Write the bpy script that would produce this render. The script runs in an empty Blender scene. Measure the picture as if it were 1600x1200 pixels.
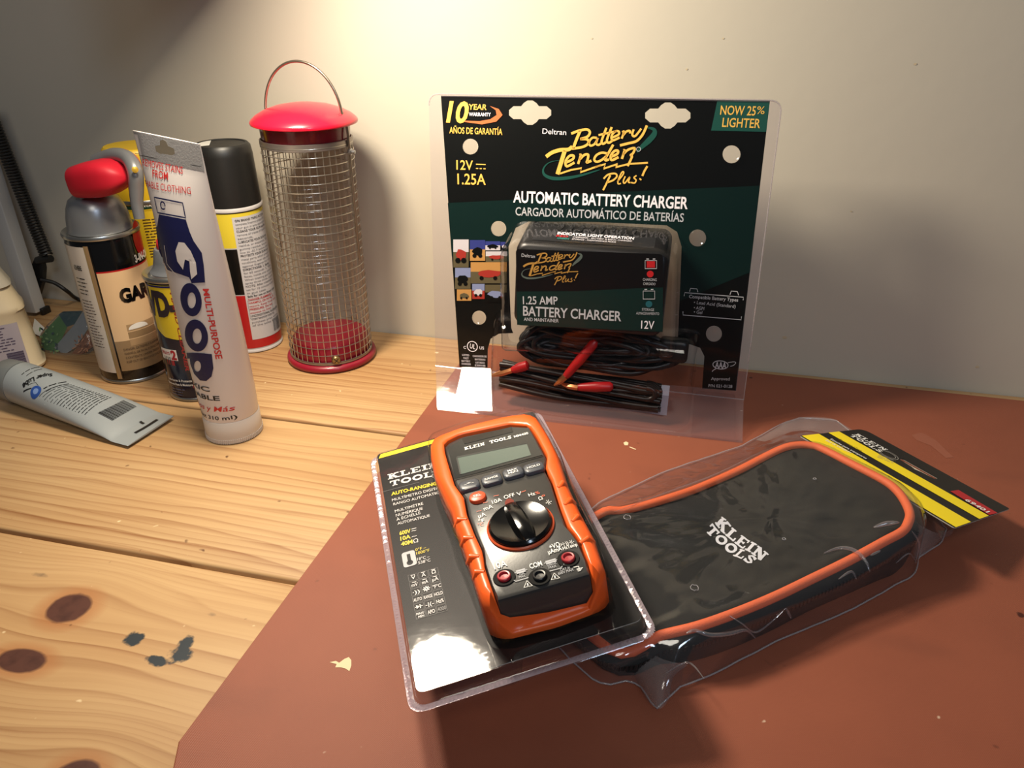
import bpy, bmesh, math, random
from mathutils import Vector, Matrix, noise
from mathutils.geometry import tessellate_polygon
from mathutils.bvhtree import BVHTree
random.seed(7)
V = Vector
SC = bpy.context.scene
COL = SC.collection
PI = math.pi

# ------------------------------------------------------------------ camera
FOC = 1200.0                      # focal length in pixels of the 1600 px frame
TH = math.atan(631 / FOC)         # pitch
PS = math.atan((FOC / math.cos(TH)) / 5621)   # yaw
EYE = V((0, 0, 0.338))            # eye above the bench top (bench top is z = 0)
FW = V((-math.sin(PS) * math.cos(TH), math.cos(PS) * math.cos(TH), -math.sin(TH)))
RT = V((math.cos(PS), math.sin(PS), 0))
UP = RT.cross(FW)
cam_d = bpy.data.cameras.new('camera')
cam = bpy.data.objects.new('camera', cam_d)
COL.objects.link(cam)
cam_d.sensor_fit = 'HORIZONTAL'
cam_d.sensor_width = 36
cam_d.lens = 36 * FOC / 1600
cam_d.clip_start = 0.01
M3 = Matrix((RT, UP, -FW)).transposed()
cam.matrix_world = Matrix.Translation(EYE) @ M3.to_4x4()
SC.camera = cam

# ------------------------------------------------------------------ world, light, exposure
SC.view_settings.view_transform = 'Standard'
SC.view_settings.look = 'None'
SC.view_settings.gamma = 1
SC.view_settings.use_curve_mapping = False
SC.view_settings.exposure = 0.0
w = bpy.data.worlds.new('world')
SC.world = w
w.use_nodes = True
w.node_tree.nodes['Background'].inputs[0].default_value = (0.60, 0.64, 0.70, 1)
w.node_tree.nodes['Background'].inputs[1].default_value = 0.075


def area(name, loc, aim, size, power, col, shape='DISK'):
    d = bpy.data.lights.new(name, 'AREA')
    d.shape = shape
    d.size = size
    d.energy = power
    d.color = col
    o = bpy.data.objects.new(name, d)
    COL.objects.link(o)
    o.location = loc
    o.rotation_euler = (V(aim) - V(loc)).to_track_quat('-Z', 'Y').to_euler()
    return o


LAMP = V((-0.322, 0.482, 0.445))
LAMP_AIM = V((0.02, 0.47, 0.0))
area('lamp_bulb_light', LAMP, LAMP_AIM, 0.10, 4.5, (1.0, 0.87, 0.68))
area('cool_fill_light', (1.1, -1.3, 1.5), (0.1, 0.45, 0), 0.38, 9.0, (0.66, 0.80, 1.0))  # unseen cool fill, added for bluish glints on the clear film
area('warm_front_fill', (0.15, -0.75, 1.5), (0.0, 0.6, 0.1), 0.45, 5.8, (1.0, 0.93, 0.82))  # unseen warm fill, added to even out the front lighting


# ------------------------------------------------------------------ pixel helpers (calibration of the photograph)
def ray(x, y):
    return FW + RT * ((x - 800) / FOC) - UP * ((y - 600) / FOC)


def tab(x, y, z=0.0):
    d = ray(x, y)
    return EYE + d * ((z - EYE.z) / d.z)


def at_y(x, y, Y):
    d = ray(x, y)
    return EYE + d * ((Y - EYE.y) / d.y)


# ------------------------------------------------------------------ materials
def S(r, g, b):
    f = lambda c: (c / 255) / 12.92 if c <= 10 else ((c / 255 + 0.055) / 1.055) ** 2.4
    return (f(r), f(g), f(b), 1)


MATS = {}


def P(name, col, rough=0.5, metal=0.0, spec=0.5, coat=0.0, bump=None, var=None, sheen=0, sss=0):
    """principled material; bump=(scale, strength[, stretch]); var=(scale, amount, colour2)"""
    if name in MATS:
        return MATS[name]
    m = bpy.data.materials.new(name)
    m.use_nodes = True
    nt = m.node_tree
    b = nt.nodes['Principled BSDF']
    if len(col) == 3:
        col = S(*col)
    b.inputs['Base Color'].default_value = col
    b.inputs['Roughness'].default_value = rough
    b.inputs['Metallic'].default_value = metal
    b.inputs['Specular IOR Level'].default_value = spec
    b.inputs['Coat Weight'].default_value = coat
    b.inputs['Coat Roughness'].default_value = 0.08
    if sheen:
        b.inputs['Sheen Weight'].default_value = sheen
    tc = nt.nodes.new('ShaderNodeTexCoord')
    if bump:
        n = nt.nodes.new('ShaderNodeTexNoise')
        n.inputs['Scale'].default_value = bump[0]
        n.inputs['Detail'].default_value = 4
        nt.links.new(tc.outputs['Object'], n.inputs['Vector'])
        bp = nt.nodes.new('ShaderNodeBump')
        bp.inputs['Strength'].default_value = bump[1]
        bp.inputs['Distance'].default_value = bump[2] if len(bump) > 2 else 0.002
        nt.links.new(n.outputs['Fac'], bp.inputs['Height'])
        nt.links.new(bp.outputs['Normal'], b.inputs['Normal'])
    if var:
        n = nt.nodes.new('ShaderNodeTexNoise')
        n.inputs['Scale'].default_value = var[0]
        n.inputs['Detail'].default_value = 6
        nt.links.new(tc.outputs['Object'], n.inputs['Vector'])
        mx = nt.nodes.new('ShaderNodeMix')
        mx.data_type = 'RGBA'
        mx.inputs[6].default_value = col
        c2 = var[2]
        mx.inputs[7].default_value = S(*c2) if len(c2) == 3 else c2
        mr = nt.nodes.new('ShaderNodeMapRange')
        mr.inputs[1].default_value = 0.4
        mr.inputs[2].default_value = 0.75
        mr.inputs[4].default_value = var[1]
        nt.links.new(n.outputs['Fac'], mr.inputs[0])
        nt.links.new(mr.outputs[0], mx.inputs[0])
        nt.links.new(mx.outputs[2], b.inputs['Base Color'])
    MATS[name] = m
    return m


def FILM(name, tint=(0.93, 0.91, 0.93), rough=0.06, ior=1.45, bump=None, haze=0.0, hazecol=(0.8, 0.78, 0.8), gloss=1.0):
    """thin clear plastic sheet: see-through with a Fresnel gloss and a little haze"""
    if name in MATS:
        return MATS[name]
    m = bpy.data.materials.new(name)
    m.use_nodes = True
    nt = m.node_tree
    nt.nodes.remove(nt.nodes['Principled BSDF'])
    out = nt.nodes['Material Output']
    tr = nt.nodes.new('ShaderNodeBsdfTransparent')
    tr.inputs[0].default_value = (*tint, 1)
    gl = nt.nodes.new('ShaderNodeBsdfGlossy')
    gl.inputs['Roughness'].default_value = rough
    fr = nt.nodes.new('ShaderNodeFresnel')
    geo = nt.nodes.new('ShaderNodeNewGeometry')
    im = nt.nodes.new('ShaderNodeMapRange')       # a sheet reflects alike from both faces
    im.inputs[3].default_value = ior
    im.inputs[4].default_value = 1 / ior
    nt.links.new(geo.outputs['Backfacing'], im.inputs[0])
    nt.links.new(im.outputs[0], fr.inputs[0])
    mx = nt.nodes.new('ShaderNodeMixShader')
    gm_ = nt.nodes.new('ShaderNodeMath')
    gm_.operation = 'MULTIPLY'
    gm_.inputs[1].default_value = gloss
    nt.links.new(fr.outputs[0], gm_.inputs[0])
    nt.links.new(gm_.outputs[0], mx.inputs[0])
    last = tr
    if haze:
        df = nt.nodes.new('ShaderNodeBsdfDiffuse')
        df.inputs[0].default_value = (*hazecol, 1)
        hz = nt.nodes.new('ShaderNodeMixShader')
        hz.inputs[0].default_value = haze
        nt.links.new(tr.outputs[0], hz.inputs[1])
        nt.links.new(df.outputs[0], hz.inputs[2])
        last = hz
    nt.links.new(last.outputs[0], mx.inputs[1])
    nt.links.new(gl.outputs[0], mx.inputs[2])
    nt.links.new(mx.outputs[0], out.inputs[0])
    if bump:
        tc = nt.nodes.new('ShaderNodeTexCoord')
        n = nt.nodes.new('ShaderNodeTexNoise')
        n.inputs['Scale'].default_value = bump[0]
        n.inputs['Detail'].default_value = 3
        nt.links.new(tc.outputs['Object'], n.inputs['Vector'])
        bp = nt.nodes.new('ShaderNodeBump')
        bp.inputs['Strength'].default_value = bump[1]
        bp.inputs['Distance'].default_value = 0.002
        nt.links.new(n.outputs['Fac'], bp.inputs['Height'])
        nt.links.new(bp.outputs['Normal'], gl.inputs['Normal'])
        nt.links.new(bp.outputs['Normal'], fr.inputs['Normal'])
    MATS[name] = m
    return m


# ------------------------------------------------------------------ mesh builder
GLYPH = {}


def glyphs(s, bold):
    k = (s, bold)
    if k not in GLYPH:
        c = bpy.data.curves.new('lettering', 'FONT')
        c.body = s
        c.offset = bold
        c.resolution_u = 3
        o = bpy.data.objects.new('lettering', c)
        me = bpy.data.meshes.new_from_object(o)
        vs = [(v.co.x, v.co.y) for v in me.vertices]
        fs = [tuple(p.vertices) for p in me.polygons]
        bpy.data.objects.remove(o)
        bpy.data.curves.remove(c)
        bpy.data.meshes.remove(me)
        xs = [v[0] for v in vs] or [0, 1]
        GLYPH[k] = (vs, fs, min(xs), max(xs))
    return GLYPH[k]


CAP = max(v[1] for v in glyphs('H', 0.0)[0])


def subdiv(vs, fs, mx):
    vs = [tuple(v) for v in vs]
    tris = []
    for f in fs:
        for i in range(1, len(f) - 1):
            tris.append((f[0], f[i], f[i + 1]))
    for _ in range(7):
        out, mid, again = [], {}, False

        def m(a, b):
            k = (min(a, b), max(a, b))
            d = math.hypot(vs[a][0] - vs[b][0], vs[a][1] - vs[b][1])
            if d <= mx:
                return None
            if k not in mid:
                mid[k] = len(vs)
                vs.append(((vs[a][0] + vs[b][0]) / 2, (vs[a][1] + vs[b][1]) / 2))
            return mid[k]
        for a, b, c in tris:
            ab, bc, ca = m(a, b), m(b, c), m(c, a)
            k = [x is not None for x in (ab, bc, ca)]
            if not any(k):
                out.append((a, b, c))
                continue
            again = True
            if all(k):
                out += [(a, ab, ca), (ab, b, bc), (ca, bc, c), (ab, bc, ca)]
            else:
                while not k[0]:
                    a, b, c, ab, bc, ca = b, c, a, bc, ca, ab
                    k = [x is not None for x in (ab, bc, ca)]
                if k[1]:
                    out += [(ab, b, bc), (a, ab, bc), (a, bc, c)]
                elif k[2]:
                    out += [(a, ab, ca), (ab, b, c), (ab, c, ca)]
                else:
                    out += [(a, ab, c), (ab, b, c)]
        tris = out
        if not again:
            break
    return vs, tris


class MB:
    def __init__(s):
        s.v = []
        s.f = []
        s.m = []

    def face(s, pts, m=0):
        i = len(s.v)
        s.v += [V(p) for p in pts]
        s.f.append(tuple(range(i, i + len(pts))))
        s.m.append(m)

    def mesh(s, vs, fs, m=0):
        i = len(s.v)
        s.v += [V(p) for p in vs]
        for f in fs:
            s.f.append(tuple(a + i for a in f))
            s.m.append(m)

    def rings(s, R, m=0, closed=True, cap0=False, cap1=False, mats=None):
        """loft through equal-count rings"""
        n = len(R[0])
        i = len(s.v)
        for r in R:
            s.v += [V(p) for p in r]
        for k in range(len(R) - 1):
            mm = mats[k] if mats else m
            for j in range(n if closed else n - 1):
                a, b = i + k * n + j, i + k * n + (j + 1) % n
                s.f.append((a, b, b + n, a + n))
                s.m.append(mm)
        if cap0:
            s.f.append(tuple(i + j for j in reversed(range(n))))
            s.m.append(mats[0] if mats else m)
        if cap1:
            s.f.append(tuple(i + (len(R) - 1) * n + j for j in range(n)))
            s.m.append(mats[-1] if mats else m)

    def lathe(s, c, prof, seg=48, m=0, mats=None, ax=None, cap0=True, cap1=True):
        """prof: (radius, height) along axis ax from c"""
        c = V(c)
        az = (V(ax) if ax else V((0, 0, 1))).normalized()
        a1 = az.orthogonal().normalized()
        a2 = az.cross(a1)
        R = [[c + az * z + (a1 * math.cos(2 * PI * j / seg) + a2 * math.sin(2 * PI * j / seg)) * max(r, 1e-5) for j in range(seg)] for r, z in prof]
        s.rings(R, m, True, cap0, cap1, mats)

    def tube(s, path, r, seg=8, m=0, caps=True, closed=False):
        P_ = [V(p) for p in path]
        n = len(P_)
        R = []
        prev = None
        for k in range(n):
            if closed:
                t = (P_[(k + 1) % n] - P_[k - 1])
            else:
                t = P_[min(k + 1, n - 1)] - P_[max(k - 1, 0)]
            t = t.normalized() if t.length > 1e-9 else V((0, 0, 1))
            if prev is None:
                a = t.orthogonal().normalized()
            else:
                a = prev - t * prev.dot(t)
                a = a.normalized() if a.length > 1e-6 else t.orthogonal().normalized()
            prev = a
            b = t.cross(a)
            rr = r[k] if isinstance(r, (list, tuple)) else r
            R.append([P_[k] + (a * math.cos(2 * PI * j / seg) + b * math.sin(2 * PI * j / seg)) * rr for j in range(seg)])
        if closed:
            R.append(R[0])
        s.rings(R, m, True, caps and not closed, caps and not closed)

    def box(s, c, ex, ey, ez, hx, hy, hz, bev=0.0, m=0, seg=3):
        """rounded box: rounded-rectangle rings along ez"""
        c, ex, ey, ez = V(c), V(ex), V(ey), V(ez)
        rad = bev if bev > 0 else 0
        if rad <= 0:
            q = [(-1, -1), (1, -1), (1, 1), (-1, 1)]
            R = [[c + ex * hx * a + ey * hy * b + ez * hz * k for a, b in q] for k in (-1, 1)]
            s.rings(R, m, True, True, True)
            return
        R = []
        steps = [(-hz, rad)] + [(-hz + rad * (1 - math.cos(a)), rad * (1 - math.sin(a))) for a in (PI / 6, PI / 3, PI / 2)]
        steps += [(hz - rad * (1 - math.cos(a)), rad * (1 - math.sin(a))) for a in (PI / 2, PI / 3, PI / 6)] + [(hz, rad)]
        for z, ins in steps:
            R.append([c + ex * p[0] + ey * p[1] + ez * z for p in rrect(hx - ins, hy - ins, max(rad - ins * 0.5, 1e-4), seg)])
        s.rings(R, m, True, True, True)

    # ----- printing on surfaces
    def text(s, F, t, p0, p1, h, m, bold=0.0, shear=0.0, n=0.0005, px=True, sub=False):
        a = V(F.loc(*p0)) if px else V(p0)
        b = V(F.loc(*p1)) if px else V(p1)
        d = b - a
        L = d.length
        if L < 1e-7:
            return
        e = d / L
        u = V((-e.y, e.x))
        vs, fs, x0, x1 = glyphs(t, bold)
        if not vs:
            return
        kx = L / max(x1 - x0, 1e-6)
        ky = h / CAP
        out = []
        for x, y in vs:
            q = a + e * ((x - x0) * kx + y * ky * shear) + u * (y * ky)
            out.append((q.x, q.y))
        if F.curved:
            out, fs = subdiv(out, fs, F.curved)
        s.mesh([F.pt(p[0], p[1], n) for p in out], fs, m)

    def fill(s, F, loops, m, n=0.0003, px=False):
        L2 = [[(V(F.loc(*p)) if px else V(p)) for p in lp] for lp in loops]
        tri = tessellate_polygon([[V((p.x, p.y, 0)) for p in lp] for lp in L2])
        flat = [p for lp in L2 for p in lp]
        fs = []
        for t in tri:
            a, b, c = (flat[i] for i in t)
            cr = (b - a).cross(c - a)
            if abs(cr) < 1e-14:
                continue
            fs.append(tuple(t) if cr > 0 else tuple(reversed(t)))
        out = [(p.x, p.y) for p in flat]
        if F.curved:
            out, fs = subdiv(out, fs, F.curved)
        s.mesh([F.pt(p[0], p[1], n) for p in out], fs, m)

    def rect(s, F, u0, u1, v0, v1, m, n=0.0003, nu=1, nv=1):
        vs = [F.pt(u0 + (u1 - u0) * i / nu, v0 + (v1 - v0) * j / nv, n) for j in range(nv + 1) for i in range(nu + 1)]
        fs = [(j * (nu + 1) + i, j * (nu + 1) + i + 1, (j + 1) * (nu + 1) + i + 1, (j + 1) * (nu + 1) + i) for j in range(nv) for i in range(nu)]
        s.mesh(vs, fs, m)

    def ribbon(s, F, pts, wd, m, n=0.0004, px=False, closed=False):
        q = [(V(F.loc(*p)) if px else V(p)) for p in pts]
        if F.curved and not isinstance(wd, (list, tuple)):
            dn = []
            for i in range(len(q) if closed else len(q) - 1):
                a, b = q[i], q[(i + 1) % len(q)]
                kk_ = max(1, int((b - a).length / F.curved))
                dn += [a + (b - a) * (j / kk_) for j in range(kk_)]
            if not closed:
                dn.append(q[-1])
            q = dn
        k = len(q)
        L, R = [], []
        for i in range(k):
            a = q[i - 1] if (i > 0 or closed) else q[i]
            b = q[(i + 1) % k] if (i < k - 1 or closed) else q[i]
            t = b - a
            t = t.normalized() if t.length > 1e-9 else V((1, 0))
            nn = V((-t.y, t.x)) * ((wd[i] if isinstance(wd, (list, tuple)) else wd) / 2)
            L.append(q[i] + nn)
            R.append(q[i] - nn)
        vs = [F.pt(p.x, p.y, n) for p in L] + [F.pt(p.x, p.y, n) for p in R]
        fs = []
        for i in range(k if closed else k - 1):
            j = (i + 1) % k
            fs.append((k + i, k + j, j, i))
        s.mesh(vs, fs, m)

    def disc(s, F, u, v, ru, rv, m, n=0.0004, seg=28, rot=0):
        cr, sr = math.cos(rot), math.sin(rot)
        if F.curved:
            s.fill(F, [[(u + ru * math.cos(2 * PI * j / seg) * cr - rv * math.sin(2 * PI * j / seg) * sr, v + ru * math.cos(2 * PI * j / seg) * sr + rv * math.sin(2 * PI * j / seg) * cr) for j in range(seg)]], m, n)
            return
        pts = []
        for j in range(seg):
            a, b = ru * math.cos(2 * PI * j / seg), rv * math.sin(2 * PI * j / seg)
            pts.append(F.pt(u + a * cr - b * sr, v + a * sr + b * cr, n))
        s.face(pts, m)

    def lines(s, F, p0, p1, dv, count, wd, m, n=0.0004, jag=0.35, word=0.006):
        """rows of unreadably small print: short dashes for words"""
        a, b = V(p0), V(p1)
        e = (b - a)
        L = e.length
        e = e / L
        u = V((-e.y, e.x))
        for k in range(count):
            x = 0.0
            end = L * (1 - random.random() * jag)
            while x < end:
                wl = word * (0.4 + random.random())
                x1 = min(x + wl, end)
                q0 = a + e * x - u * (dv * k)
                q1 = a + e * x1 - u * (dv * k)
                s.ribbon(F, [q0, q1], wd, m, n)
                x = x1 + word * 0.18

    def build(s, name, mats, parent=None, smooth=35, loc=None):
        me = bpy.data.meshes.new(name)
        o0 = V(loc) if loc is not None else (V(parent['_o']) if parent is not None and '_o' in parent else V((0, 0, 0)))
        me.from_pydata([p - o0 for p in s.v], [], s.f)
        mats = mats if isinstance(mats, (list, tuple)) else [mats]
        for mm in mats:
            me.materials.append(mm)
        me.polygons.foreach_set('material_index', s.m)
        bm = bmesh.new()
        bm.from_mesh(me)
        bmesh.ops.remove_doubles(bm, verts=bm.verts, dist=1e-6)
        bm.to_mesh(me)
        bm.free()
        me.update()
        if smooth:
            me.shade_smooth()
            me.set_sharp_from_angle(angle=math.radians(smooth))
        o = bpy.data.objects.new(name, me)
        COL.objects.link(o)
        if parent is not None:
            o.parent = parent
        if loc is not None:
            o.location = loc
        o['_o'] = list(o0)
        return o

    def bvh(s):
        return BVHTree.FromPolygons([tuple(p) for p in s.v], s.f)


def rrect(hx, hy, r, seg=4):
    r = min(r, hx, hy)
    out = []
    for cx, cy, a0 in ((hx - r, hy - r, 0), (-hx + r, hy - r, PI / 2), (-hx + r, -hy + r, PI), (hx - r, -hy + r, 1.5 * PI)):
        for k in range(seg + 1):
            a = a0 + PI / 2 * k / seg
            out.append((cx + r * math.cos(a), cy + r * math.sin(a)))
    return out


class Plane:
    def __init__(s, o, ex, ey, bvh=None, k=1.0):
        s.k = k           # metres per local unit
        s.o, s.ex = V(o), V(ex).normalized()
        ey = V(ey)
        s.ey = (ey - s.ex * ey.dot(s.ex)).normalized()
        s.n = s.ex.cross(s.ey)
        s.b = bvh
        s.curved = 0.0025 if bvh else 0

    def loc(s, x, y, n=0.0):
        d = ray(x, y)
        if s.b:
            h = s.b.ray_cast(EYE, d.normalized())
            if h[0] is not None:
                q = h[0] - s.o
                return V((q.dot(s.ex), q.dot(s.ey))) / s.k
        t = ((s.o + s.n * n * s.k) - EYE).dot(s.n) / d.dot(s.n)
        q = EYE + d * t - s.o
        return V((q.dot(s.ex), q.dot(s.ey))) / s.k

    def pt(s, u, v, n=0.0):
        p = s.o + (s.ex * u + s.ey * v) * s.k
        if s.b:
            h = s.b.ray_cast(p + s.n * 0.12, -s.n)
            if h[0] is not None:
                return h[0] + s.n * n
        return p + s.n * n * s.k


class Cyl:
    """surface of an upright can: u = arc length, v = height"""
    def __init__(s, x, y, r):
        s.x, s.y, s.r = x, y, r
        s.curved = 0.0035
        s.f0 = math.atan2(-y, -x)

    def loc(s, px, py):
        d = ray(px, py)
        ox, oy = EYE.x - s.x, EYE.y - s.y
        a = d.x ** 2 + d.y ** 2
        b = 2 * (ox * d.x + oy * d.y)
        c = ox ** 2 + oy ** 2 - s.r ** 2
        D = b * b - 4 * a * c
        if D < 0:
            t = -b / (2 * a)
        else:
            t = (-b - math.sqrt(D)) / (2 * a)
        p = EYE + d * t
        f = math.atan2(p.y - s.y, p.x - s.x) - s.f0
        f = (f + PI) % (2 * PI) - PI
        return V((f * s.r, p.z))

    def pt(s, u, v, n=0.0):
        f = s.f0 + u / s.r
        return V((s.x + (s.r + n) * math.cos(f), s.y + (s.r + n) * math.sin(f), v))


def thing(name, loc, label, cat, group=None):
    o = bpy.data.objects.new(name, None)
    o.empty_display_size = 0.02
    COL.objects.link(o)
    o.location = loc
    o['_o'] = list(loc)
    o['label'] = label
    o['category'] = cat
    if group:
        o['group'] = group
    return o


def tag(o, label, cat):
    o['label'] = label
    o['category'] = cat
    return o


def structure(o):
    o['kind'] = 'structure'
    return o


def smoothstep(a, b, x):
    t = min(1, max(0, (x - a) / (b - a)))
    return t * t * (3 - 2 * t)


def lerp_tab(tabl, x):
    if x <= tabl[0][0]:
        return tabl[0][1]
    for (a, p), (b, q) in zip(tabl, tabl[1:]):
        if x <= b:
            t = (x - a) / (b - a)
            return p + (q - p) * t
    return tabl[-1][1]


def spline(pts, n=8, closed=False):
    q = [V(p) for p in pts]
    k = len(q)
    out = []
    for i in range(k if closed else k - 1):
        p0 = q[(i - 1) % k] if (closed or i > 0) else q[i]
        p1, p2 = q[i], q[(i + 1) % k]
        p3 = q[(i + 2) % k] if (closed or i < k - 2) else p2
        for j in range(n):
            t = j / n
            out.append(0.5 * ((2 * p1) + (p2 - p0) * t + (2 * p0 - 5 * p1 + 4 * p2 - p3) * t * t + (3 * p1 - p0 - 3 * p2 + p3) * t ** 3))
    if not closed:
        out.append(q[-1])
    return out


def polar_resample(poly, c, n):
    """radius of a closed outline in n directions about c"""
    out = []
    c = V(c)
    for k in range(n):
        a = 2 * PI * k / n
        d = V((math.cos(a), math.sin(a)))
        best = 0
        for i in range(len(poly)):
            p, q = V(poly[i]) - c, V(poly[(i + 1) % len(poly)]) - c
            e = q - p
            den = d.x * e.y - d.y * e.x
            if abs(den) < 1e-12:
                continue
            t = (p.x * e.y - p.y * e.x) / den
            w_ = (p.x * d.y - p.y * d.x) / den
            if t > 0 and -1e-6 <= w_ <= 1 + 1e-6:
                best = max(best, t)
        out.append(best)
    return out


# =================================================================== STRUCTURE
WALL_Y = 0.7115
FLOOR_Z = -0.76


def wood_material():
    m = bpy.data.materials.new('pine_boards')
    m.use_nodes = True
    nt = m.node_tree
    N, L = nt.nodes, nt.links
    b = N['Principled BSDF']
    geo = N.new('ShaderNodeNewGeometry')
    sep = N.new('ShaderNodeSeparateXYZ')
    L.new(geo.outputs['Position'], sep.inputs[0])

    def math_(op, a, c=None, clamp=False):
        n = N.new('ShaderNodeMath')
        n.operation = op
        n.use_clamp = clamp
        for i, x in enumerate((a, c)):
            if x is None:
                continue
            if isinstance(x, (int, float)):
                n.inputs[i].default_value = x
            else:
                L.new(x, n.inputs[i])
        return n.outputs[0]
    X, Y = sep.outputs[0], sep.outputs[1]
    yy = Y
    knotfac = None
    halo = None
    for px, py, rx, ry in ((108, 950, 0.0135, 0.0125), (33, 1032, 0.0155, 0.0085), (120, 1215, 0.012, 0.01)):
        k = tab(px, py)
        dx = math_('DIVIDE', math_('SUBTRACT', X, k.x), rx)
        dy0 = math_('SUBTRACT', Y, k.y)
        dy = math_('DIVIDE', dy0, ry)
        r2 = math_('ADD', math_('MULTIPLY', dx, dx), math_('MULTIPLY', dy, dy))
        dxs = math_('DIVIDE', dx, 3.2)
        dys = math_('DIVIDE', dy, 2.6)
        g = math_('EXPONENT', math_('MULTIPLY', math_('ADD', math_('MULTIPLY', dxs, dxs), math_('MULTIPLY', dys, dys)), -1.0))
        yy = math_('SUBTRACT', yy, math_('MULTIPLY', math_('MULTIPLY', dy0, g), 0.8))
        wob = N.new('ShaderNodeTexNoise')
        wob.inputs['Scale'].default_value = 120
        L.new(geo.outputs['Position'], wob.inputs['Vector'])
        r2w = math_('ADD', r2, math_('MULTIPLY', math_('SUBTRACT', wob.outputs[0], 0.5), 0.5))
        inside = math_('SUBTRACT', 1.0, math_('MULTIPLY', math_('SUBTRACT', r2w, 0.75), 3.0, True), True)
        ring = math_('SUBTRACT', 1.0, math_('MULTIPLY', math_('SUBTRACT', r2w, 1.2), 0.55, True), True)
        knotfac = inside if knotfac is None else math_('MAXIMUM', knotfac, inside)
        halo = ring if halo is None else math_('MAXIMUM', halo, ring)

    def nz(sx, sy, scale, detail, dist=0.0, off=0.0):
        cb = N.new('ShaderNodeCombineXYZ')
        L.new(math_('ADD', math_('MULTIPLY', X, sx), off), cb.inputs[0])
        L.new(math_('MULTIPLY', yy, sy), cb.inputs[1])
        n = N.new('ShaderNodeTexNoise')
        n.inputs['Scale'].default_value = scale
        n.inputs['Detail'].default_value = detail
        n.inputs['Distortion'].default_value = dist
        L.new(cb.outputs[0], n.inputs['Vector'])
        return n.outputs[0]
    # growth rings: saw-toothed bands along the board
    drift = nz(1.4, 10, 1.0, 4, off=3)
    fine = nz(2.5, 160, 1.0, 3)
    t = math_('ADD', math_('MULTIPLY', yy, 74), math_('MULTIPLY', drift, 7.0))
    saw = math_('FRACT', t)
    rp = N.new('ShaderNodeValToRGB')
    e = rp.color_ramp.elements
    e[0].position = 0.0
    e[0].color = (0.0, 0, 0, 1)
    e[1].position = 0.62
    e[1].color = (0.16, 0.16, 0.16, 1)
    for p_, c_ in ((0.84, 0.62), (0.93, 0.9), (1.0, 0.0)):
        q = e.new(p_)
        q.color = (c_, c_, c_, 1)
    L.new(saw, rp.inputs[0])
    amp = nz(1.1, 22, 1.0, 2, off=9)
    bandamt = math_('MULTIPLY', rp.outputs[0], math_('MULTIPLY', math_('SUBTRACT', amp, 0.22), 1.9, True))
    t2 = math_('ADD', math_('MULTIPLY', yy, 215), math_('MULTIPLY', nz(1.3, 14, 1.0, 3, off=31), 9.0))
    saw2 = math_('POWER', math_('FRACT', t2), 3.0)
    amp2 = nz(0.8, 13, 1.0, 2, off=47)
    fine2 = math_('MULTIPLY', saw2, math_('MULTIPLY', math_('SUBTRACT', amp2, 0.40), 2.4, True))
    rough_ = nz(14, 420, 1.0, 2, off=5)
    grain = math_('ADD', math_('ADD', math_('MULTIPLY', bandamt, math_('ADD', 0.55, math_('MULTIPLY', rough_, 0.9))), math_('MULTIPLY', fine2, 0.6)), math_('MULTIPLY', math_('SUBTRACT', fine, 0.5), 0.6))
    mx = N.new('ShaderNodeMix')
    mx.data_type = 'RGBA'
    mx.inputs[6].default_value = (0.53, 0.345, 0.170, 1)
    mx.inputs[7].default_value = (0.27, 0.122, 0.045, 1)
    L.new(math_('ADD', grain, 0.06, True), mx.inputs[0])
    # slow blotches
    bl = nz(3.0, 7.0, 1.0, 3, off=21)
    mb = N.new('ShaderNodeMix')
    mb.data_type = 'RGBA'
    mb.blend_type = 'MULTIPLY'
    mb.inputs[7].default_value = (0.80, 0.66, 0.52, 1)
    L.new(math_('MULTIPLY', math_('SUBTRACT', bl, 0.42), 2.6, True), mb.inputs[0])
    L.new(mx.outputs[2], mb.inputs[6])
    last = mb.outputs[2]

    def over(col, fac):
        nonlocal last
        q = N.new('ShaderNodeMix')
        q.data_type = 'RGBA'
        L.new(fac, q.inputs[0])
        L.new(last, q.inputs[6])
        q.inputs[7].default_value = col
        last = q.outputs[2]
    over((0.36, 0.13, 0.04, 1), math_('MULTIPLY', halo, 0.55))
    over((0.085, 0.030, 0.020, 1), knotfac)
    over((0.045, 0.014, 0.010, 1), math_('MULTIPLY', knotfac, math_('MULTIPLY', math_('SUBTRACT', wob.outputs[0], 0.45), 3.0, True)))
    # thin crack in the back board
    ck = math_('ABSOLUTE', math_('SUBTRACT', math_('ADD', Y, math_('MULTIPLY', math_('SUBTRACT', drift, 0.5), 0.004)), 0.6335))
    over((0.22, 0.085, 0.03, 1), math_('MULTIPLY', math_('SUBTRACT', 1.0, math_('MULTIPLY', ck, 900), True), 0.8))
    # blue-black ink stains
    for px, py, rx, ry in ((209, 998, 0.0060, 0.0052), (286, 1010, 0.0042, 0.0088), (281, 1023, 0.0068, 0.0050), (246, 1033, 0.0075, 0.0032), (60, 898, 0.006, 0.002), (331, 960, 0.003, 0.0015)):
        k = tab(px, py)
        dx = math_('DIVIDE', math_('SUBTRACT', X, k.x), rx)
        dy = math_('DIVIDE', math_('SUBTRACT', Y, k.y), ry)
        wob = N.new('ShaderNodeTexNoise')
        wob.inputs['Scale'].default_value = 190
        wob.inputs['Detail'].default_value = 4
        L.new(geo.outputs['Position'], wob.inputs['Vector'])
        r2 = math_('ADD', math_('ADD', math_('MULTIPLY', dx, dx), math_('MULTIPLY', dy, dy)), math_('MULTIPLY', math_('SUBTRACT', wob.outputs[0], 0.5), 3.2))
        over((0.018, 0.026, 0.034, 1), math_('MULTIPLY', math_('SUBTRACT', 1.25, r2), (1.5 if ry > 0.0029 else 0.3), True))
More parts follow.
